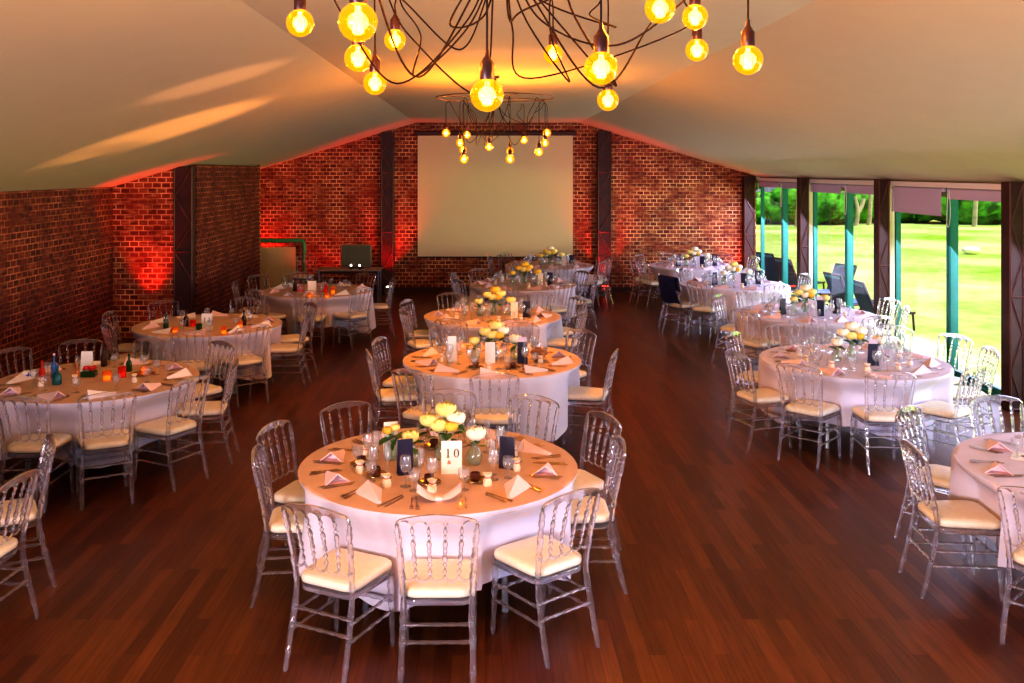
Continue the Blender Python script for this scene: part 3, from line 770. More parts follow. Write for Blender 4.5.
uses_cut = ('C1', 'C2', 'R0', 'R1', 'L1')
def P2(key, px, py): return at_height(px, py, .755)
for key, (cx, cy, nm, chairs) in TBL.items():
    t = thing('round_table', 'round banquet table hidden under its long cloth, %s' % nm, 'table', (cx, cy, 0), 0, 'round banquet tables')
    ob('table_top', TOP_ME, t)
    for me in LEG_ME: ob('leg', me, t)
    rot = {'C1': radians(-20), 'R1': radians(8), 'L1': radians(25), 'C2': radians(35)}.get(key, random.uniform(0, 1.5))
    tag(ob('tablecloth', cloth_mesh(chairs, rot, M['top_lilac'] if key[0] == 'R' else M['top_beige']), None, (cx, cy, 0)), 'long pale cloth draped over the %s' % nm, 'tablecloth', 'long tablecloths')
    hs = hours([a for a, _ in chairs])
    for (a, rb), hh in zip(chairs, hs):
        ph = radians(a); r = rb-.25
        jit = random.uniform(-.06, .06)
        place_chair(cx+r*sin(ph), cy-r*cos(ph), ph+jit, 'clear spindle-back chair with cream pad, %s, %s' % (SIDE[hh], nm), 'chairs around the %s' % nm)
    if key == 'L0': continue
    # place settings, one at each seat
    angs = [a for a, _ in chairs]
    if key in ('R0',): angs = [-94, -140, -50, 180, 150, -15]
    elif key == 'C1': angs = [3, -30, -66, -103, -140, 180, 146, 112, 80, 42]
    else:
        off = angs[0]; angs = [((off+36*k+180) % 360)-180 for k in range(10)]
    hs = hours(angs)
    for a, hh in zip(angs, hs):
        ph = radians(a); u = Vector((sin(ph), -cos(ph))); tv = Vector((cos(ph), sin(ph))); sd = SIDE[hh]
        def pt(rr, tt): return (cx+u.x*rr+tv.x*tt, cy+u.y*rr+tv.y*tt, .7525)
        if key == 'C1' and hh == 6:
            tag(ob('napkin', NAPFAN, None, pt(.66, 0), ph), 'pink napkin folded into two wings, near side, %s' % nm, 'napkin', 'napkins on the %s' % nm)
        else:
            me = NAPW if key[0] == 'L' and hh % 2 else NAP
            tag(ob('napkin', me, None, pt(.70, 0), ph+random.choice((0, .5, -.5, pi, pi-.5)) + random.uniform(-.2, .2)),
                'folded %s napkin, %s, %s' % ('white' if me is NAPW else 'pale pink', sd, nm), 'napkin', 'napkins on the %s' % nm)
        if key in uses_cut:
            g = 'cutlery on the %s' % nm; j = random.uniform(-.08, .08)
            tag(ob('knife', KN, None, pt(.71, .125), ph+j+pi), 'long table knife beside napkin, %s, %s' % (sd, nm), 'knife', g)
            tag(ob('knife', KN2, None, pt(.71, .155), ph+j+.06+pi), 'shorter starter knife outside the long knife, %s, %s' % (sd, nm), 'knife', g)
            tag(ob('fork', FK, None, pt(.71, -.125), ph-j+pi), 'large fork beside napkin, %s, %s' % (sd, nm), 'fork', g)
            tag(ob('fork', FK2, None, pt(.71, -.155), ph-j-.06+pi), 'small fork outside the large fork, %s, %s' % (sd, nm), 'fork', g)
        if key[0] in 'CR':
            sh = -.10 if (key == 'C1' and hh == 6) else 0.
            g = 'glasses on the %s' % nm
            tag(ob('wine_glass', WINE, None, pt(.46, .06+sh)), 'tall stemmed wine glass, %s, %s' % (sd, nm), 'glass', g)
            tag(ob('water_goblet', TUMB, None, pt(.50, .15)), 'short round water goblet, %s, %s' % (sd, nm), 'glass', g)
            if not sh:
                tag(ob('champagne_flute', FLUTE, None, pt(.385, .12)), 'slim champagne flute, %s, %s' % (sd, nm), 'glass', g)
            if hh % 2 == 0 or key in ('C1', 'R1'):
                pouch(*pt(.515, -.04)[:2], 'small cream favour pouch with red ribbon, %s, %s' % (sd, nm), 'favour pouches on the %s' % nm)
        else:
            g = 'glasses on the %s' % nm
            tag(ob('water_goblet', TUMB, None, pt(.50, .13)), 'short round water goblet, %s, %s' % (sd, nm), 'glass', g)

# ---- centrepieces of the flower tables
def centre(key, sc=1., cols='cccw', spread=1.):
    cx, cy, nm, _ = TBL[key]
    gv = 'flower vases on the %s' % nm; gf = 'roses on the %s' % nm
    vase(cx+.02, cy+.10, 'rounded clear vase with the big flower bunch, middle of %s' % nm, gv)
    for i, (dx, dy, h, s, k) in enumerate([(-.09, -.02, .27, .052, cols[0]), (-.02, -.05, .245, .050, cols[1]), (.02, .04, .325, .060, cols[2]), (.09, .0, .28, .056, cols[3]), (.06, -.07, .24, .04, 'y')]):
        flower(cx+.02, cy+.10, dx, dy, h, s, k, ['%s rose on the wall side of the bunch, %s', '%s rose low in front of the bunch, %s', '%s rose topping the bunch, %s', '%s rose on the window side of bunch, %s', '%s small bud under the bunch, %s'][i] % ({'c': 'cream-yellow', 'w': 'white', 'y': 'deep yellow'}[k], nm), gf)
    vase(cx-.17, cy-.02, 'rounded clear vase with one rose, wall side of %s centre' % nm, gv)
    flower(cx-.17, cy-.02, -.01, -.03, .20, .048, cols[0], 'single rose in the wall-side vase of %s' % nm, gf)
    vase(cx+.23, cy-.0, 'rounded clear vase with one rose, window side of %s centre' % nm, gv)
    flower(cx+.23, cy-.0, .01, -.03, .215, .056, cols[3], 'single rose in the window-side vase of %s' % nm, gf)
cx, cy, nm, _ = TBL['C1']
centre('C1')
vase(cx-.32, cy+.10, 'slim straight clear vase with yellow buds, %s' % nm, 'flower vases on the %s' % nm, VASE2)
flower(cx-.32, cy+.10, -.02, -.02, .20, .03, 'y', 'small deep yellow rose in the slim vase, %s' % nm, 'roses on the %s' % nm)
flower(cx-.32, cy+.10, .03, .0, .215, .028, 'c', 'small cream rose in the slim vase, %s' % nm, 'roses on the %s' % nm)
number_card(cx+.09, cy-.17, radians(2), '10', 'white card printed with black 10 among flowers, card-10 centre table', coral=True)
number_card(cx-.33, cy+.20, radians(12), '', 'small blank white card behind the yellow buds, card-10 centre table', w=.095, h=.22)
pocket(cx-.20, cy-.20, radians(18), 'tilted navy menu card beside card 10, wall side, card-10 centre table', 'navy menu cards', .22, False)
pocket(cx+.44, cy-.08, radians(-22), 'upright navy menu card, window side, card-10 centre table', 'navy menu cards', .20, False)
for i, (dx, dy, l) in enumerate([(-.04, -.36, 'near side below card 10'), (.24, -.32, 'near side toward the windows'), (-.38, -.22, 'wall side toward the front'), (-.50, .0, 'wall side'), (.45, .12, 'window side'), (-.05, .38, 'screen side')]):
    plate(cx+dx, cy+dy, 'amber glass candle plate, %s, %s' % (l, nm), 'candle plates on the %s' % nm, .072)
    candle(cx+dx, cy+dy, 'dark brown tealight on the amber plate, %s, %s' % (l, nm), 'tealights on the %s' % nm)
cx, cy, nm, _ = TBL['C2']
centre('C2')
number_card(cx-.02, cy-.16, radians(-3), '', 'white table card before the yellow roses, second centre table', w=.10, h=.20)
number_card(cx-.40, cy-.10, radians(14), '', 'tall narrow white card near wall-side edge, second centre table', w=.085, h=.25)
pocket(cx+.30, cy-.20, radians(4), 'upright navy menu card topped with lilac insert, second centre table', 'navy menu cards', .21)
def twist(x, y, label):
    b = MB(); rnd = random.Random(5)
    for k in range(11):
        a = rnd.uniform(0, pi); ti = rnd.uniform(-1, 1); rr = rnd.uniform(.055, .085); pts = []
        for i in range(17):
            q = 2*pi*i/16; v = Vector((rr*cos(q), rr*.75*sin(q), 0)); v = Matrix.Rotation(ti, 3, 'X') @ v; v = Matrix.Rotation(a, 3, 'Z') @ v
            pts.append(v+Vector((0, 0, .085)))
        b.tube(pts, .007, 5, cap=False, flat=1.6)
    b.lathe([(.05, 0), (.055, .006), (.03, .02)], seg=10)
    return tag(ob('woven_ornament', b.mesh('woven_ornament', M['brown_twist']), None, (x, y, .7525)), label, 'ornament')
twist(cx+.47, cy-.10, 'loose ball of twisted brown strips beside navy card, second centre table')
plate(cx-.16, cy-.40, 'amber glass candle plate, near side of second centre table', 'candle plates on the second centre table')
candle(cx-.16, cy-.40, 'dark brown tealight on the amber plate, near side, second centre table', 'tealights on the second centre table')
plate(cx+.20, cy-.42, 'amber glass candle plate by navy card, second centre table', 'candle plates on the second centre table')
candle(cx+.20, cy-.42, 'dark brown tealight on plate by navy card, second centre table', 'tealights on the second centre table')
for key, co in (('C3', 'ccyc'), ('C4', 'ycyy'), ('C5', 'ycwc')):
    cx, cy, nm, _ = TBL[key]; centre(key, 1, co)
    number_card(cx+.28, cy-.16, radians(-6), '', 'white table card beside the roses, %s' % nm, w=.09, h=.20)
    pocket(cx+.44, cy-.12, radians(-10), 'upright navy menu card beside the white card, %s' % nm, 'navy menu cards', .21, False)
for key, co in (('R0', 'wwcw'), ('R1', 'wcww'), ('R2', 'cwwc'), ('R3', 'wwcw'), ('R4', 'cwww')):
    cx, cy, nm, _ = TBL[key]; centre(key, 1, co)
    pocket(cx+.10, cy-.24, radians(-4), 'upright navy menu card with lilac insert before the roses, %s' % nm, 'navy menu cards', .21)
    if key in ('R2', 'R3', 'R4'):
        pocket(cx+.40, cy-.02, radians(-18), 'plain navy menu card on the window side of roses, %s' % nm, 'navy menu cards', .23, False)
        pocket(cx-.34, cy-.1, radians(30), 'plain navy menu card on the wall side of roses, %s' % nm, 'navy menu cards', .21, False)
        number_card(cx-.02, cy-.30, 0, '', 'lilac table card with small print among the glasses, %s' % nm, w=.11, h=.21, m=M['lilac_card'])
# cut-off window-side table: dark folded card and pale leaflet with a brown seal
cx, cy, nm, _ = TBL['R0']
t = thing('leaflet', 'pale leaflet with round brown seal lying behind napkin, %s' % nm, 'leaflet', (cx-.38, cy+.30, .7525), radians(-35))
ob('paper', MB().box((0, 0, .0015), (.15, .20, .003)).mesh('paper', M['card'], False), t)
ob('seal', MB().lathe([(.022, .003), (.022, .0055), (.001, .006)], seg=14).mesh('seal', M['brown_twist']), t)

# ---- wall-side tables: bottles, jars and cards
def bottle(x, y, label, m, h=.17, r=.032, cap=None, group=None, body='bottle_body'):
    t = thing('bottle', label, 'bottle', (x, y, .7525), 0, group)
    ob(body, MB().lathe([(r*.9, 0), (r, .004), (r, h*.50), (r*.85, h*.60), (r*.36, h*.74), (r*.34, h*.96), (r*.42, h)], seg=14).mesh(body, m), t)
    ob('stopper', MB().lathe([(r*.44, h), (r*.44, h+.012), (r*.2, h+.018)], seg=10).mesh('stopper', cap or m), t)
    return t
def jar(x, y, label, m, h=.075, r=.038, group=None, glow=True):
    t = thing('candle_jar', label, 'candle', (x, y, .7525), 0, group)
    ob('jar_glass', MB().lathe([(r*.9, 0), (r, .004), (r*1.05, h), (r*.97, h), (r*.92, .008), (.002, .006)], seg=16).mesh('jar_glass', m), t)
    ob('candle_wax', MB().lathe([(r*.75, .008), (r*.75, h*.45), (.002, h*.47)], seg=12).mesh('candle_wax', M['flame'] if glow else M['pouch']), t)
    return t
key = 'L1'; cx, cy, nm, _ = TBL[key]
def tb(px, py): return at_height(px, py, .755)
bottle(*tb(42, 380), 'small red glass bottle beside the teal bottle, %s' % nm, M['red_glass'], .16, .030)
bottle(*tb(54, 378), 'slim blue bottle behind the round teal bottle, %s' % nm, M['blue_glass'], .21, .026, M['lilac_card'])
bottle(*tb(57, 384), 'round-bodied dark teal bottle, %s' % nm, M['teal_glass'], .15, .040, M['blue_glass'])
t = thing('gift_box', 'white box with a blue cross print, wall side of %s' % nm, 'box', (*tb(29, 378), .7525), .3)
ob('box_body', MB().box((0, 0, .035), (.10, .07, .07), bev=.004).mesh('box_body', M['card'], False), t)
ob('print', MB().box((0, -.0362, .035), (.05, .001, .012)).box((0, -.0362, .035), (.012, .001, .05)).mesh('print', M['blue_thing'], False), t)
t = thing('flower_box', 'red petal-filled glass box below white card, %s' % nm, 'box', (*tb(89, 376), .7525), .1)
ob('glass_box', MB().box((0, 0, .025), (.13, .09, .05), bev=.004).mesh('glass_box', M['green_glass'], False), t)
rb_ = MB(); rnd = random.Random(3)
for k in range(26):
    rb_.lathe([(.002, -.012), (.013, -.006), (.015, .003), (.009, .012), (.002, .014)], (rnd.uniform(-.05, .05), rnd.uniform(-.034, .034), .062+rnd.uniform(0, .022)), 7)
ob('red_petals', rb_.mesh('red_petals', M['ribbon']), t)
number_card(*tb(87, 371), radians(4), '', 'white table card behind the red flower box, %s' % nm, w=.105, h=.19)
jar(*tb(122, 377), 'red candle jar, %s' % nm, M['red_glass'], .095, .036)
jar(*tb(107, 380), 'glowing orange candle jar between two red ones, %s' % nm, M['orange_glass'], .085, .040)
bottle(*tb(129, 371), 'small dark green bottle beside the red candle jar, %s' % nm, M['green_glass'], .15, .028)
bottle(*tb(104, 366), 'dark brown bottle behind the orange candle jar, %s' % nm, M['dark_bottle'], .17, .030)
bottle(*tb(77, 378), 'little amber bottle beside the flower box, %s' % nm, M['orange_glass'], .12, .022)
plate(*tb(143, 374), 'large shallow brown plate toward the windows, %s' % nm, 'plates on the %s' % nm, .11, M['amber_plate'])
candle(*tb(144, 372), 'glowing tealight on the large brown plate, %s' % nm, 'tealights on the %s' % nm, M['orange_glass'], glow=True)
pouch(*tb(75, 383), 'small cream favour pouch before the flower box, %s' % nm, 'favour pouches on the %s' % nm)
pouch(*tb(41, 386), 'small cream favour pouch before the red bottle, %s' % nm, 'favour pouches on the %s' % nm)
pouch(*tb(134, 382), 'small cream favour pouch before the green bottle, %s' % nm, 'favour pouches on the %s' % nm)
key = 'L2'; cx, cy, nm, _ = TBL[key]
number_card(*tb(207, 330), radians(-2), '11', 'white card printed with two dark strokes, %s' % nm, w=.13, h=.20)
bottle(*tb(186, 326), 'dark bottle standing at the wall side of card, %s' % nm, M['dark_bottle'], .18, .032)
jar(*tb(199, 332), 'small green jar touching the card, %s' % nm, M['green_glass'], .10, .034, None, False)
bottle(*tb(166, 328), 'green-brown bottle near the wall side, %s' % nm, M['green_glass'], .16, .032)
jar(*tb(175, 333), 'orange candle jar before the green-brown bottle, %s' % nm, M['orange_glass'], .07, .036)
jar(*tb(193, 326), 'red candle jar behind the green jar, %s' % nm, M['red_glass'], .075, .036)
jar(*tb(224, 334), 'glowing orange candle jar beside the numbered card, %s' % nm, M['orange_glass'], .09, .034)
bottle(*tb(244, 325), 'dark bottle on the window side of table, %s' % nm, M['dark_bottle'], .17, .030)
jar(*tb(240, 328), 'amber candle jar before the window-side bottle, %s' % nm, M['orange_glass'], .085, .034)
plate(*tb(232, 331), 'large shallow brown plate beside the candle jars, %s' % nm, 'plates on the %s' % nm, .12)
key = 'L3'; cx, cy, nm, _ = TBL[key]
number_card(*tb(312, 293), radians(3), '', 'cream table card in the middle of %s' % nm, w=.13, h=.19)
jar(*tb(301, 292), 'red candle jar on the wall side of card, %s' % nm, M['red_glass'], .10, .04)
jar(*tb(325, 292), 'red candle jar on the window side of card, %s' % nm, M['red_glass'], .10, .04)
jar(*tb(310, 297), 'orange candle jar before the cream card, %s' % nm, M['orange_glass'], .07, .036)
jar(*tb(327, 298), 'orange candle jar toward the near side, %s' % nm, M['orange_glass'], .08, .036)
jar(*tb(333, 294), 'taller glowing candle jar toward the windows, %s' % nm, M['orange_glass'], .12, .034)
bottle(*tb(295, 291), 'dark bottle near the wall side, %s' % nm, M['dark_bottle'], .19, .034)
# lone chair in the alcove
place_chair(-3.78, 19.35, radians(176), 'clear spindle-back chair standing alone before the green-framed board', 'spare chairs')

# navy jacket over a chair back at the third window-side table
cx, cy, nm, ch = TBL['R3']; a, rb = ch[0]; ph = radians(a)
jm = MB(); nx = 10
prof = [(-.232, .50), (-.262, .60), (-.300, .74), (-.325, .86), (-.335, .925), (-.300, .948), (-.262, .925), (-.250, .85), (-.222, .72)]
vs = []
for j, (y, z) in enumerate(prof):
    for i in range(nx+1):
        s_ = -1+2*i/nx; drop = 0 if 3 <= j <= 6 else .03*sin(3.1*s_+j)
        vs.append(((.235+.02*(j < 2))*s_, y-(.014*sin(i*1.9+j*.7) if j < 4 else 0)-(.028*(1-s_*s_) if j > 6 else .0)*0, z+drop*.6))
fs = [(j*(nx+1)+i, j*(nx+1)+i+1, (j+1)*(nx+1)+i+1, (j+1)*(nx+1)+i) for j in range(len(prof)-1) for i in range(nx)]
jm.add(vs, fs)
o = ob('jacket', jm.mesh('jacket', M['jacket'], ang=80), None, (cx+(rb-.25)*sin(ph), cy-(rb-.25)*cos(ph), 0), ph)
tag(o, 'navy jacket hung over the back of a chair at %s' % nm, 'jacket')

# ------------------------------------------------------------------ chandeliers
def chandelier(X, Y, bulbs, label):
    t = thing('chandelier', label, 'chandelier', (X, Y, HR), 0, 'spider chandeliers')
    HZ = 3.47-HR
    pl = MB().lathe([(.05, 0), (.05, -.02), (.015, -.03), (.012, HZ)], seg=12)
    pl.tube([(.66*cos(2*pi*k/48), .66*sin(2*pi*k/48), HZ) for k in range(49)], .006, 6, cap=False)
    for k in range(4): pl.tube([(0, 0, HZ), (.66*cos(k*pi/2+.4), .66*sin(k*pi/2+.4), HZ)], .005, 5)
    ob('hanging_ring', pl.mesh('hanging_ring', M['rose_plate']), t)
    rnd = random.Random(9)
    for i, (bx, by, bz, bd) in enumerate(bulbs):
        dx, dy, dz = bx-X, by-Y, bz-HR
        r = bd/2; top = dz+r*.95                     # neck of the bulb
        hl = .055*bd/.10+.02
        rh = sqrt(dx*dx+dy*dy) or .01; ux, uy = dx/rh, dy/rh
        hx, hy = (dx, dy)
        ang = rnd.uniform(-.9, .9); m_ = .45+.2*rnd.random()
        sx, sy = (ux*cos(ang)-uy*sin(ang))*rh*m_, (ux*sin(ang)+uy*cos(ang))*rh*m_
        low = rnd.uniform(-.78, -.50)
        q = .10*rnd.uniform(.4, 1)
        path = spline([(ux*.02, uy*.02, HZ-.02), (sx*.35, sy*.35, HZ-.18+rnd.uniform(-.1, .05)), (sx, sy, low), (hx-ux*.16+sy*.1, hy-uy*.16, (low+HZ)/2-.02), (hx-ux*.075, hy-uy*.075, HZ-.10), (hx-ux*.035, hy-uy*.035, HZ-.035), (hx, hy, HZ-.075), (hx, hy, (HZ+top)/2), (hx, hy, top+hl)], 11)
        ob('cord', MB().tube(path, .0036, 6).mesh('cord', M['cord']), t)
        k = bd/.10
        ob('lamp_holder', MB().lathe([(.021*k, top-.004), (.022*k, top), (.022*k, top+.045*k), (.017*k, top+.052*k), (.007*k, top+.06*k+.008), (.006, top+hl+.012)], (hx, hy, 0), 14).mesh('lamp_holder', M['holder']), t)
        b = ob('bulb', MB().lathe([(.004*k, -r), (r*.38, -r*.92), (r*.71, -r*.71), (r*.92, -r*.38), (r, 0), (r*.93, r*.36), (r*.74, r*.66), (r*.48, r*.86), (r*.36, r*.98), (r*.34, r*1.02)], (0, 0, 0), 18).mesh('bulb', M['bulb']), t, (hx, hy, dz))
        f = MB().lathe([(r*.20, -r*.62), (r*.27, -r*.55), (r*.25, r*.40), (r*.18, r*.48)], seg=10)
        for s in range(5):
            a = 2*pi*s/5; f.tube([(r*.27*cos(a), r*.27*sin(a), -r*.55), (r*.10*cos(a), r*.10*sin(a), r*.8)], r*.03, 4)
        ob('filament', f.mesh('filament', M['filament']), b)
        ld = bpy.data.lights.new('bulb_light', 'POINT'); ld.energy = BULB_W; ld.color = (1, .52, .22); ld.shadow_soft_size = r*.6
        lo = bpy.data.objects.new('bulb_light', ld); COL.objects.link(lo); lo.location = (bx, by, bz)
BULB_W = 18
near = [(300, 23, 28, 3.32), (358, 22, 40, 2.75), (358, 58, 28, 3.5), (375, 83, 24, 3.87), (395, 40, 22, 4.15), (487, 95, 34, 2.74), (553, 54, 20, 4.25), (601, 68, 34, 2.78), (608, 100, 22, 4.05), (660, 8, 31, 3.0), (695, 17, 26, 3.5), (697, 50, 23, 3.95), (748, 60, 30, 3.1)]
def bul(L): return [((px-VX)*Z/F, Z, EYE+(HY-py)*Z/F, d*Z/F) for px, py, d, Z in L]
chandelier(.06, 3.42, bul(near), 'large near spider chandelier of black cords and amber globe bulbs')
far = [(446, 133, 8.5, 10.5), (467, 135, 8, 11.0), (460, 143, 8, 10.3), (463, 150, 7.5, 10.75), (464, 159, 9, 9.9), (489, 147, 8, 10.2), (510, 159, 9, 9.75), (510, 151, 7.5, 10.9), (524, 140, 8, 10.9), (547, 133, 8.5, 10.7), (545, 143, 8, 10.35), (539, 152, 8.5, 9.95)]
BULB_W = 18
chandelier(.11, 10.4, bul(far), 'smaller-looking far spider chandelier hanging before the projection screen')

# ------------------------------------------------------------------ outside
struct('lawn', MB().box((36.1, 30, -.14), (59.8, 90, .1)), M['lawn'])
ev = struct('eaves', MB().box((6.70, 9, HW-.02), (1.1, 30, .05)), M['soffit'])
struct('eaves_board', MB().box((7.26, 9, HW-.16), (.05, 30, .20)), M['eave'], ev)
def blob(b, c, rx, ry, rz, seed, amp=.22, nu=26, nv=16):
    rnd = random.Random(seed); ks = [(rnd.uniform(2, 9), rnd.uniform(2, 9), rnd.uniform(0, 6)) for _ in range(7)]
    vs = []
    for j in range(nv+1):
        th = pi*j/nv
        for i in range(nu):
            a = 2*pi*i/nu; k = 1+amp*sum(sin(round(p)*a+s)*sin(q*th+s) for p, q, s in ks)/3
            vs.append((c[0]+rx*k*sin(th)*cos(a), c[1]+ry*k*sin(th)*sin(a), c[2]-rz*k*cos(th)))
    b.add(vs, [(j*nu+i, j*nu+(i+1) % nu, (j+1)*nu+(i+1) % nu, (j+1)*nu+i) for j in range(nv) for i in range(nu)])
def leaf_cards(b, c, rx, ry, rz, n_, size, seed):
    rnd = random.Random(seed)
    for _ in range(n_):
        d = Vector((rnd.gauss(0, 1), rnd.gauss(0, 1), rnd.gauss(0, 1))).normalized(); k = rnd.uniform(.85, 1.15)
        p = Vector((c[0]+d.x*rx*k, c[1]+d.y*ry*k, c[2]+d.z*rz*k)); u = Vector((rnd.gauss(0, 1), rnd.gauss(0, 1), rnd.gauss(0, 1))).normalized(); w = u.orthogonal().normalized()
        s_ = size*rnd.uniform(.6, 1.3)
        b.add([p-u*s_, p-w*s_*.5, p+u*s_, p+w*s_*.5], [(0, 1, 2, 3)])
hd = MB()
for k in range(17):
    x = 9+k*2.7; y = 49+sin(k*1.7)*1.0; hh = 1.0+.25*sin(k*2.3)
    blob(hd, (x, y, hh*.9), 2.2, 1.5, hh, 100+k); leaf_cards(hd, (x, y, hh*.9), 2.2, 1.5, hh, 260, .16, 300+k)
tag(ob('hedge', hd.mesh('hedge', M['hedge'], ang=80)), 'long bright green hedge along the far edge of lawn', 'hedge', None, 'stuff')
tl = ['behind the hedge at the brick wall corner', 'behind hedge in the far window bay', 'behind hedge beside far-bay pillar', 'behind hedge in the middle window bay', 'behind hedge seen between two middle panes', 'behind hedge seen below half-lowered blind', 'behind hedge in the nearest bay', 'behind hedge beside the nearest dark pillar']
for k in range(8):
    x = 11.5+k*4.6; y = 56.5; r_ = 1.9
    t = thing('tree', 'leafy green tree %s' % tl[k], 'tree', (x, y, -.1), 0, 'trees behind the hedge')
    pt_ = [(0, 0, 0), (.15*sin(k), 0, 1.4), (.4*sin(k*2), .1, 3.2)]
    ob('trunk', MB().tube(spline(pt_, 4), [.26-.014*i for i in range(9)], 8).mesh('trunk', M['bark']), t)
    cr = MB(); blob(cr, (0, 0, 4.6), r_, r_*.8, 2.6, k); leaf_cards(cr, (0, 0, 4.6), r_, r_*.8, 2.6, 900, .28, 40+k)
    ob('crown', cr.mesh('crown', M['tree'], ang=80), t)
for k, (x, y, hh, lb) in enumerate([(18.6, 46.6, 1.5, 'short forked pale tree stump before hedge, middle window bay'), (19.4, 47.0, 3.4, 'slim pale bare trunk before hedge, middle window bay'), (24.1, 45.8, 3.8, 'leaning pale bare trunk before hedge, nearest bay'), (15.4, 45.9, 3.6, 'thick grey bare trunk before hedge beside cream jamb')]):
    b = MB().tube(spline([(0, 0, 0), (.08, 0, hh*.5), (-.15*(k % 2), .1, hh)], 5), [.13-.006*i for i in range(11)], 8)
    if k == 0: b.tube(spline([(.06, 0, .6), (.3, .05, 1.0), (.42, .1, 1.35)], 4), .10, 7)
    tag(ob('bare_tree', b.mesh('bare_tree', M['bark']), None, (x, y, -.1)), lb, 'tree', 'bare trunks before the hedge')
b = MB(); blob(b, (0, 0, .13), .30, .18, .13, 5, .12, 16, 10)
tag(ob('pale_stone', b.mesh('pale_stone', M['stone']), None, (16.0, 30.6, -.09)), 'small pale stone lying out on the sunny lawn', 'stone')

def lounger_meshes():
    D = {}
    bk = MB(); bk.box((0, .30, .40), (.52, .035, .74), rx=radians(-24))
    D['sling'] = bk.mesh('back_panel', M['blue_sling'], False)
    fr = MB()
    for s in (-1, 1):
        fr.tube([(s*.28, .16, .07), (s*.28, .47, .80)], .022, 6); fr.tube([(s*.28, -.42, .30), (s*.28, .26, .26)], .02, 6)
    fr.tube([(-.28, .47, .80), (.28, .47, .80)], .022, 6)
    D['frame'] = fr.mesh('frame', M['dark_frame'])
    D['edge'] = MB().box((0, .455, .765), (.50, .045, .05), rx=radians(-24)).mesh('back_edge', M['teal_edge'], False)
    D['seat'] = MB().box((0, -.08, .285), (.52, .66, .03)).mesh('seat', M['blue_sling'], False)
    D['leg'] = [MB().tube([(s*.28, y, 0), (s*.28, y*.95, .29)], .02, 6).mesh('leg', M['dark_frame']) for s in (-1, 1) for y in (-.40, .30)]
    return D
LM = lounger_meshes(); LO = None
for k, (x, y, rz, lb) in enumerate([(6.85, 21.6, 2.0, 'outside the far bay, beside the brick wall'), (6.85, 20.2, 1.9, 'outside the far bay, beside the teal mullion'), (6.85, 18.6, -1.2, 'outside, just past the far-bay pillar'),
                                    (6.85, 17.2, 1.75, 'outside the middle bay, behind the mullion'), (6.85, 16.0, 1.6, 'outside the middle bay, nearest of the row')]):
    if LO is None:
        LO = thing('garden_lounger', '', 'lounger', (x, y, -.05), rz)
        ob('back_panel', LM['sling'], LO); ob('frame', LM['frame'], LO); ob('back_edge', LM['edge'], LO); ob('seat', LM['seat'], LO)
        for m in LM['leg']: ob('leg', m, LO)
        c = LO
    else: c = dup(LO, (x, y, -.05), rz)
    c['label'] = 'dark blue reclined garden lounger %s' % lb; c['group'] = 'loungers on the terrace'

# ------------------------------------------------------------------ light
w = bpy.data.worlds.new('sky'); scene.world = w; w.use_nodes = True
bg = w.node_tree.nodes['Background']; bg.inputs['Color'].default_value = (.72, .82, 1, 1); bg.inputs['Strength'].default_value = .3
def light(kind, name, loc, energy, col, target=None, **kw):
    d = bpy.data.lights.new(name, kind); d.energy = energy; d.color = col
    for k, v in kw.items(): setattr(d, k, v)
    o = bpy.data.objects.new(name, d); COL.objects.link(o); o.location = loc
    if target is not None: o.rotation_euler = (Vector(target)-Vector(loc)).to_track_quat('-Z', 'Y').to_euler()
    return o
light('SUN', 'sun', (17, -6, 30), 3.4, (1, .95, .80), (5, 2, 0), angle=.02)
for i in range(len(BAYS)-1):
    y = (BAYS[i]+BAYS[i+1])/2
    light('AREA', 'window_daylight', (6.35, y, 1.25), 150 if i < 3 else (62 if i < 5 else 100), (.68, .66, 1.0), (0, y, -4.2), shape='RECTANGLE', size=3.1, size_y=2.1)
light('AREA', 'added_front_fill', (-2.2, -3.1, 1.5), 125, (.64, .62, 1.0), (1.6, 8, 1.7), shape='RECTANGLE', size=7.5, size_y=2.0)  # fill added behind the camera, brightens cloth sides and ceiling
light('AREA', 'added_front_fill', (-4.2, -3.1, 1.7), 120, (1, .82, .84), (3.8, 8.5, 3.15), shape='RECTANGLE', size=2.5, size_y=1.6, spread=radians(85))  # second added fill, warm mauve, aimed at the right ceiling slope
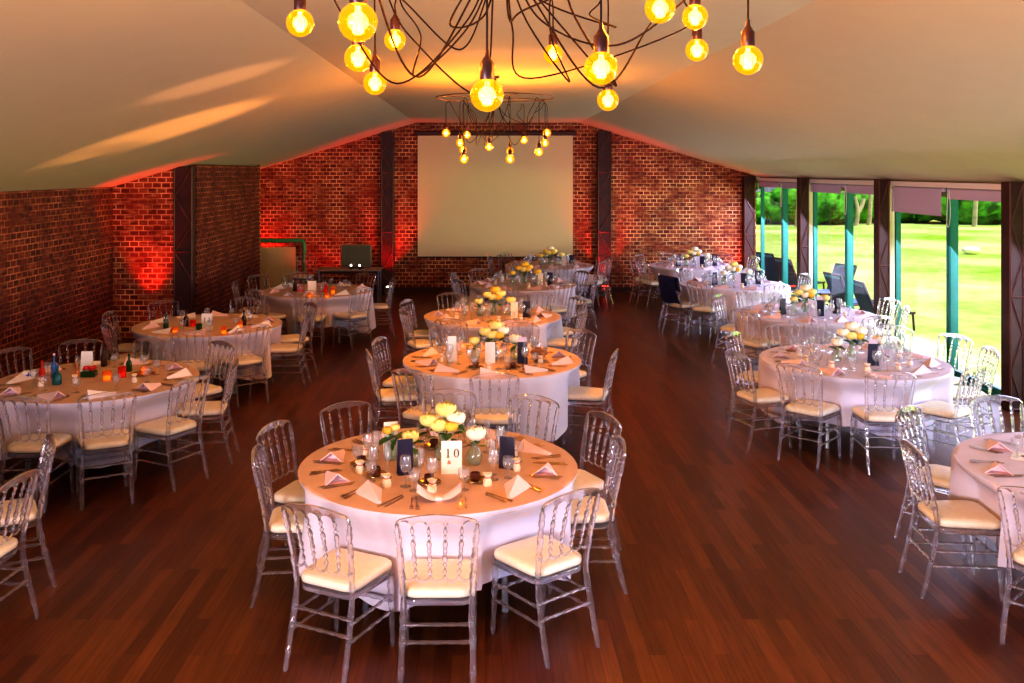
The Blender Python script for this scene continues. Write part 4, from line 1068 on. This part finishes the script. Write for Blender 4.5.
for nm_, src, tgt, e_, c_, ang in (('ground_glint', (8.6, 8.6, .1), (-3.6, 10.4, 3.1), 7500, (1, .38, .12), 7.5), ('ground_glint', (8.6, 8.4, .1), (-2.4, 8.3, 3.45), 2800, (1, .42, .22), 4.5),
                                  ('ground_glint', (8.6, 8.5, .1), (.4, 8.4, 3.71), 1100, (1, .36, .26), 5.5), ('ground_glint', (8.6, 12.0, .1), (.2, 12.5, 3.71), 450, (1, .42, .10), 4.2)):
    light('SPOT', nm_, src, e_, c_, tgt, spot_size=radians(ang), spot_blend=.8, shadow_soft_size=.06)
RED = (1, .012, .01)
light('AREA', 'lawn_bounce', (24, 10, .9), 2500, (.82, .80, .16), (-4, 8, 3.2), shape='RECTANGLE', size=30, size_y=1.4)
light('SPOT', 'red_wash', (-5.30, 14.44, .20), 130, RED, (-5.32, 14.72, 2.3), spot_size=radians(58), spot_blend=.8, shadow_soft_size=.05)
light('SPOT', 'red_wash', (-3.6, 19.6, .20), 28, RED, (-3.4, 20.38, 1.9), spot_size=radians(120), spot_blend=.9, shadow_soft_size=.05)
light('SPOT', 'red_wash', (-4.9, 20.1, .20), 200, RED, (-4.7, 20.38, 2.6), spot_size=radians(75), spot_blend=.8, shadow_soft_size=.05)
light('SPOT', 'red_wash', (-2.05, 19.95, .20), 110, RED, (-2.1, 20.35, 3.2), spot_size=radians(80), spot_blend=.8, shadow_soft_size=.05)
light('SPOT', 'red_wash', (2.6, 20.05, .20), 130, RED, (2.6, 20.4, 3.2), spot_size=radians(80), spot_blend=.8, shadow_soft_size=.05)
light('SPOT', 'red_wash', (5.45, 20.05, .20), 38, RED, (5.5, 20.4, 2.4), spot_size=radians(80), spot_blend=.8, shadow_soft_size=.05)

# ------------------------------------------------------------------ colour and sampling limits
vs_ = scene.view_settings
vs_.view_transform = 'Standard'; vs_.look = 'High Contrast'; vs_.exposure = .42; vs_.gamma = 1.
c = scene.cycles
c.max_bounces = 10; c.diffuse_bounces = 3; c.glossy_bounces = 3; c.transmission_bounces = 8; c.transparent_max_bounces = 40
c.caustics_reflective = False; c.caustics_refractive = False; c.sample_clamp_indirect = 4.; c.sample_clamp_direct = 0.
c.use_denoising = True; c.denoiser = 'OPENIMAGEDENOISE'
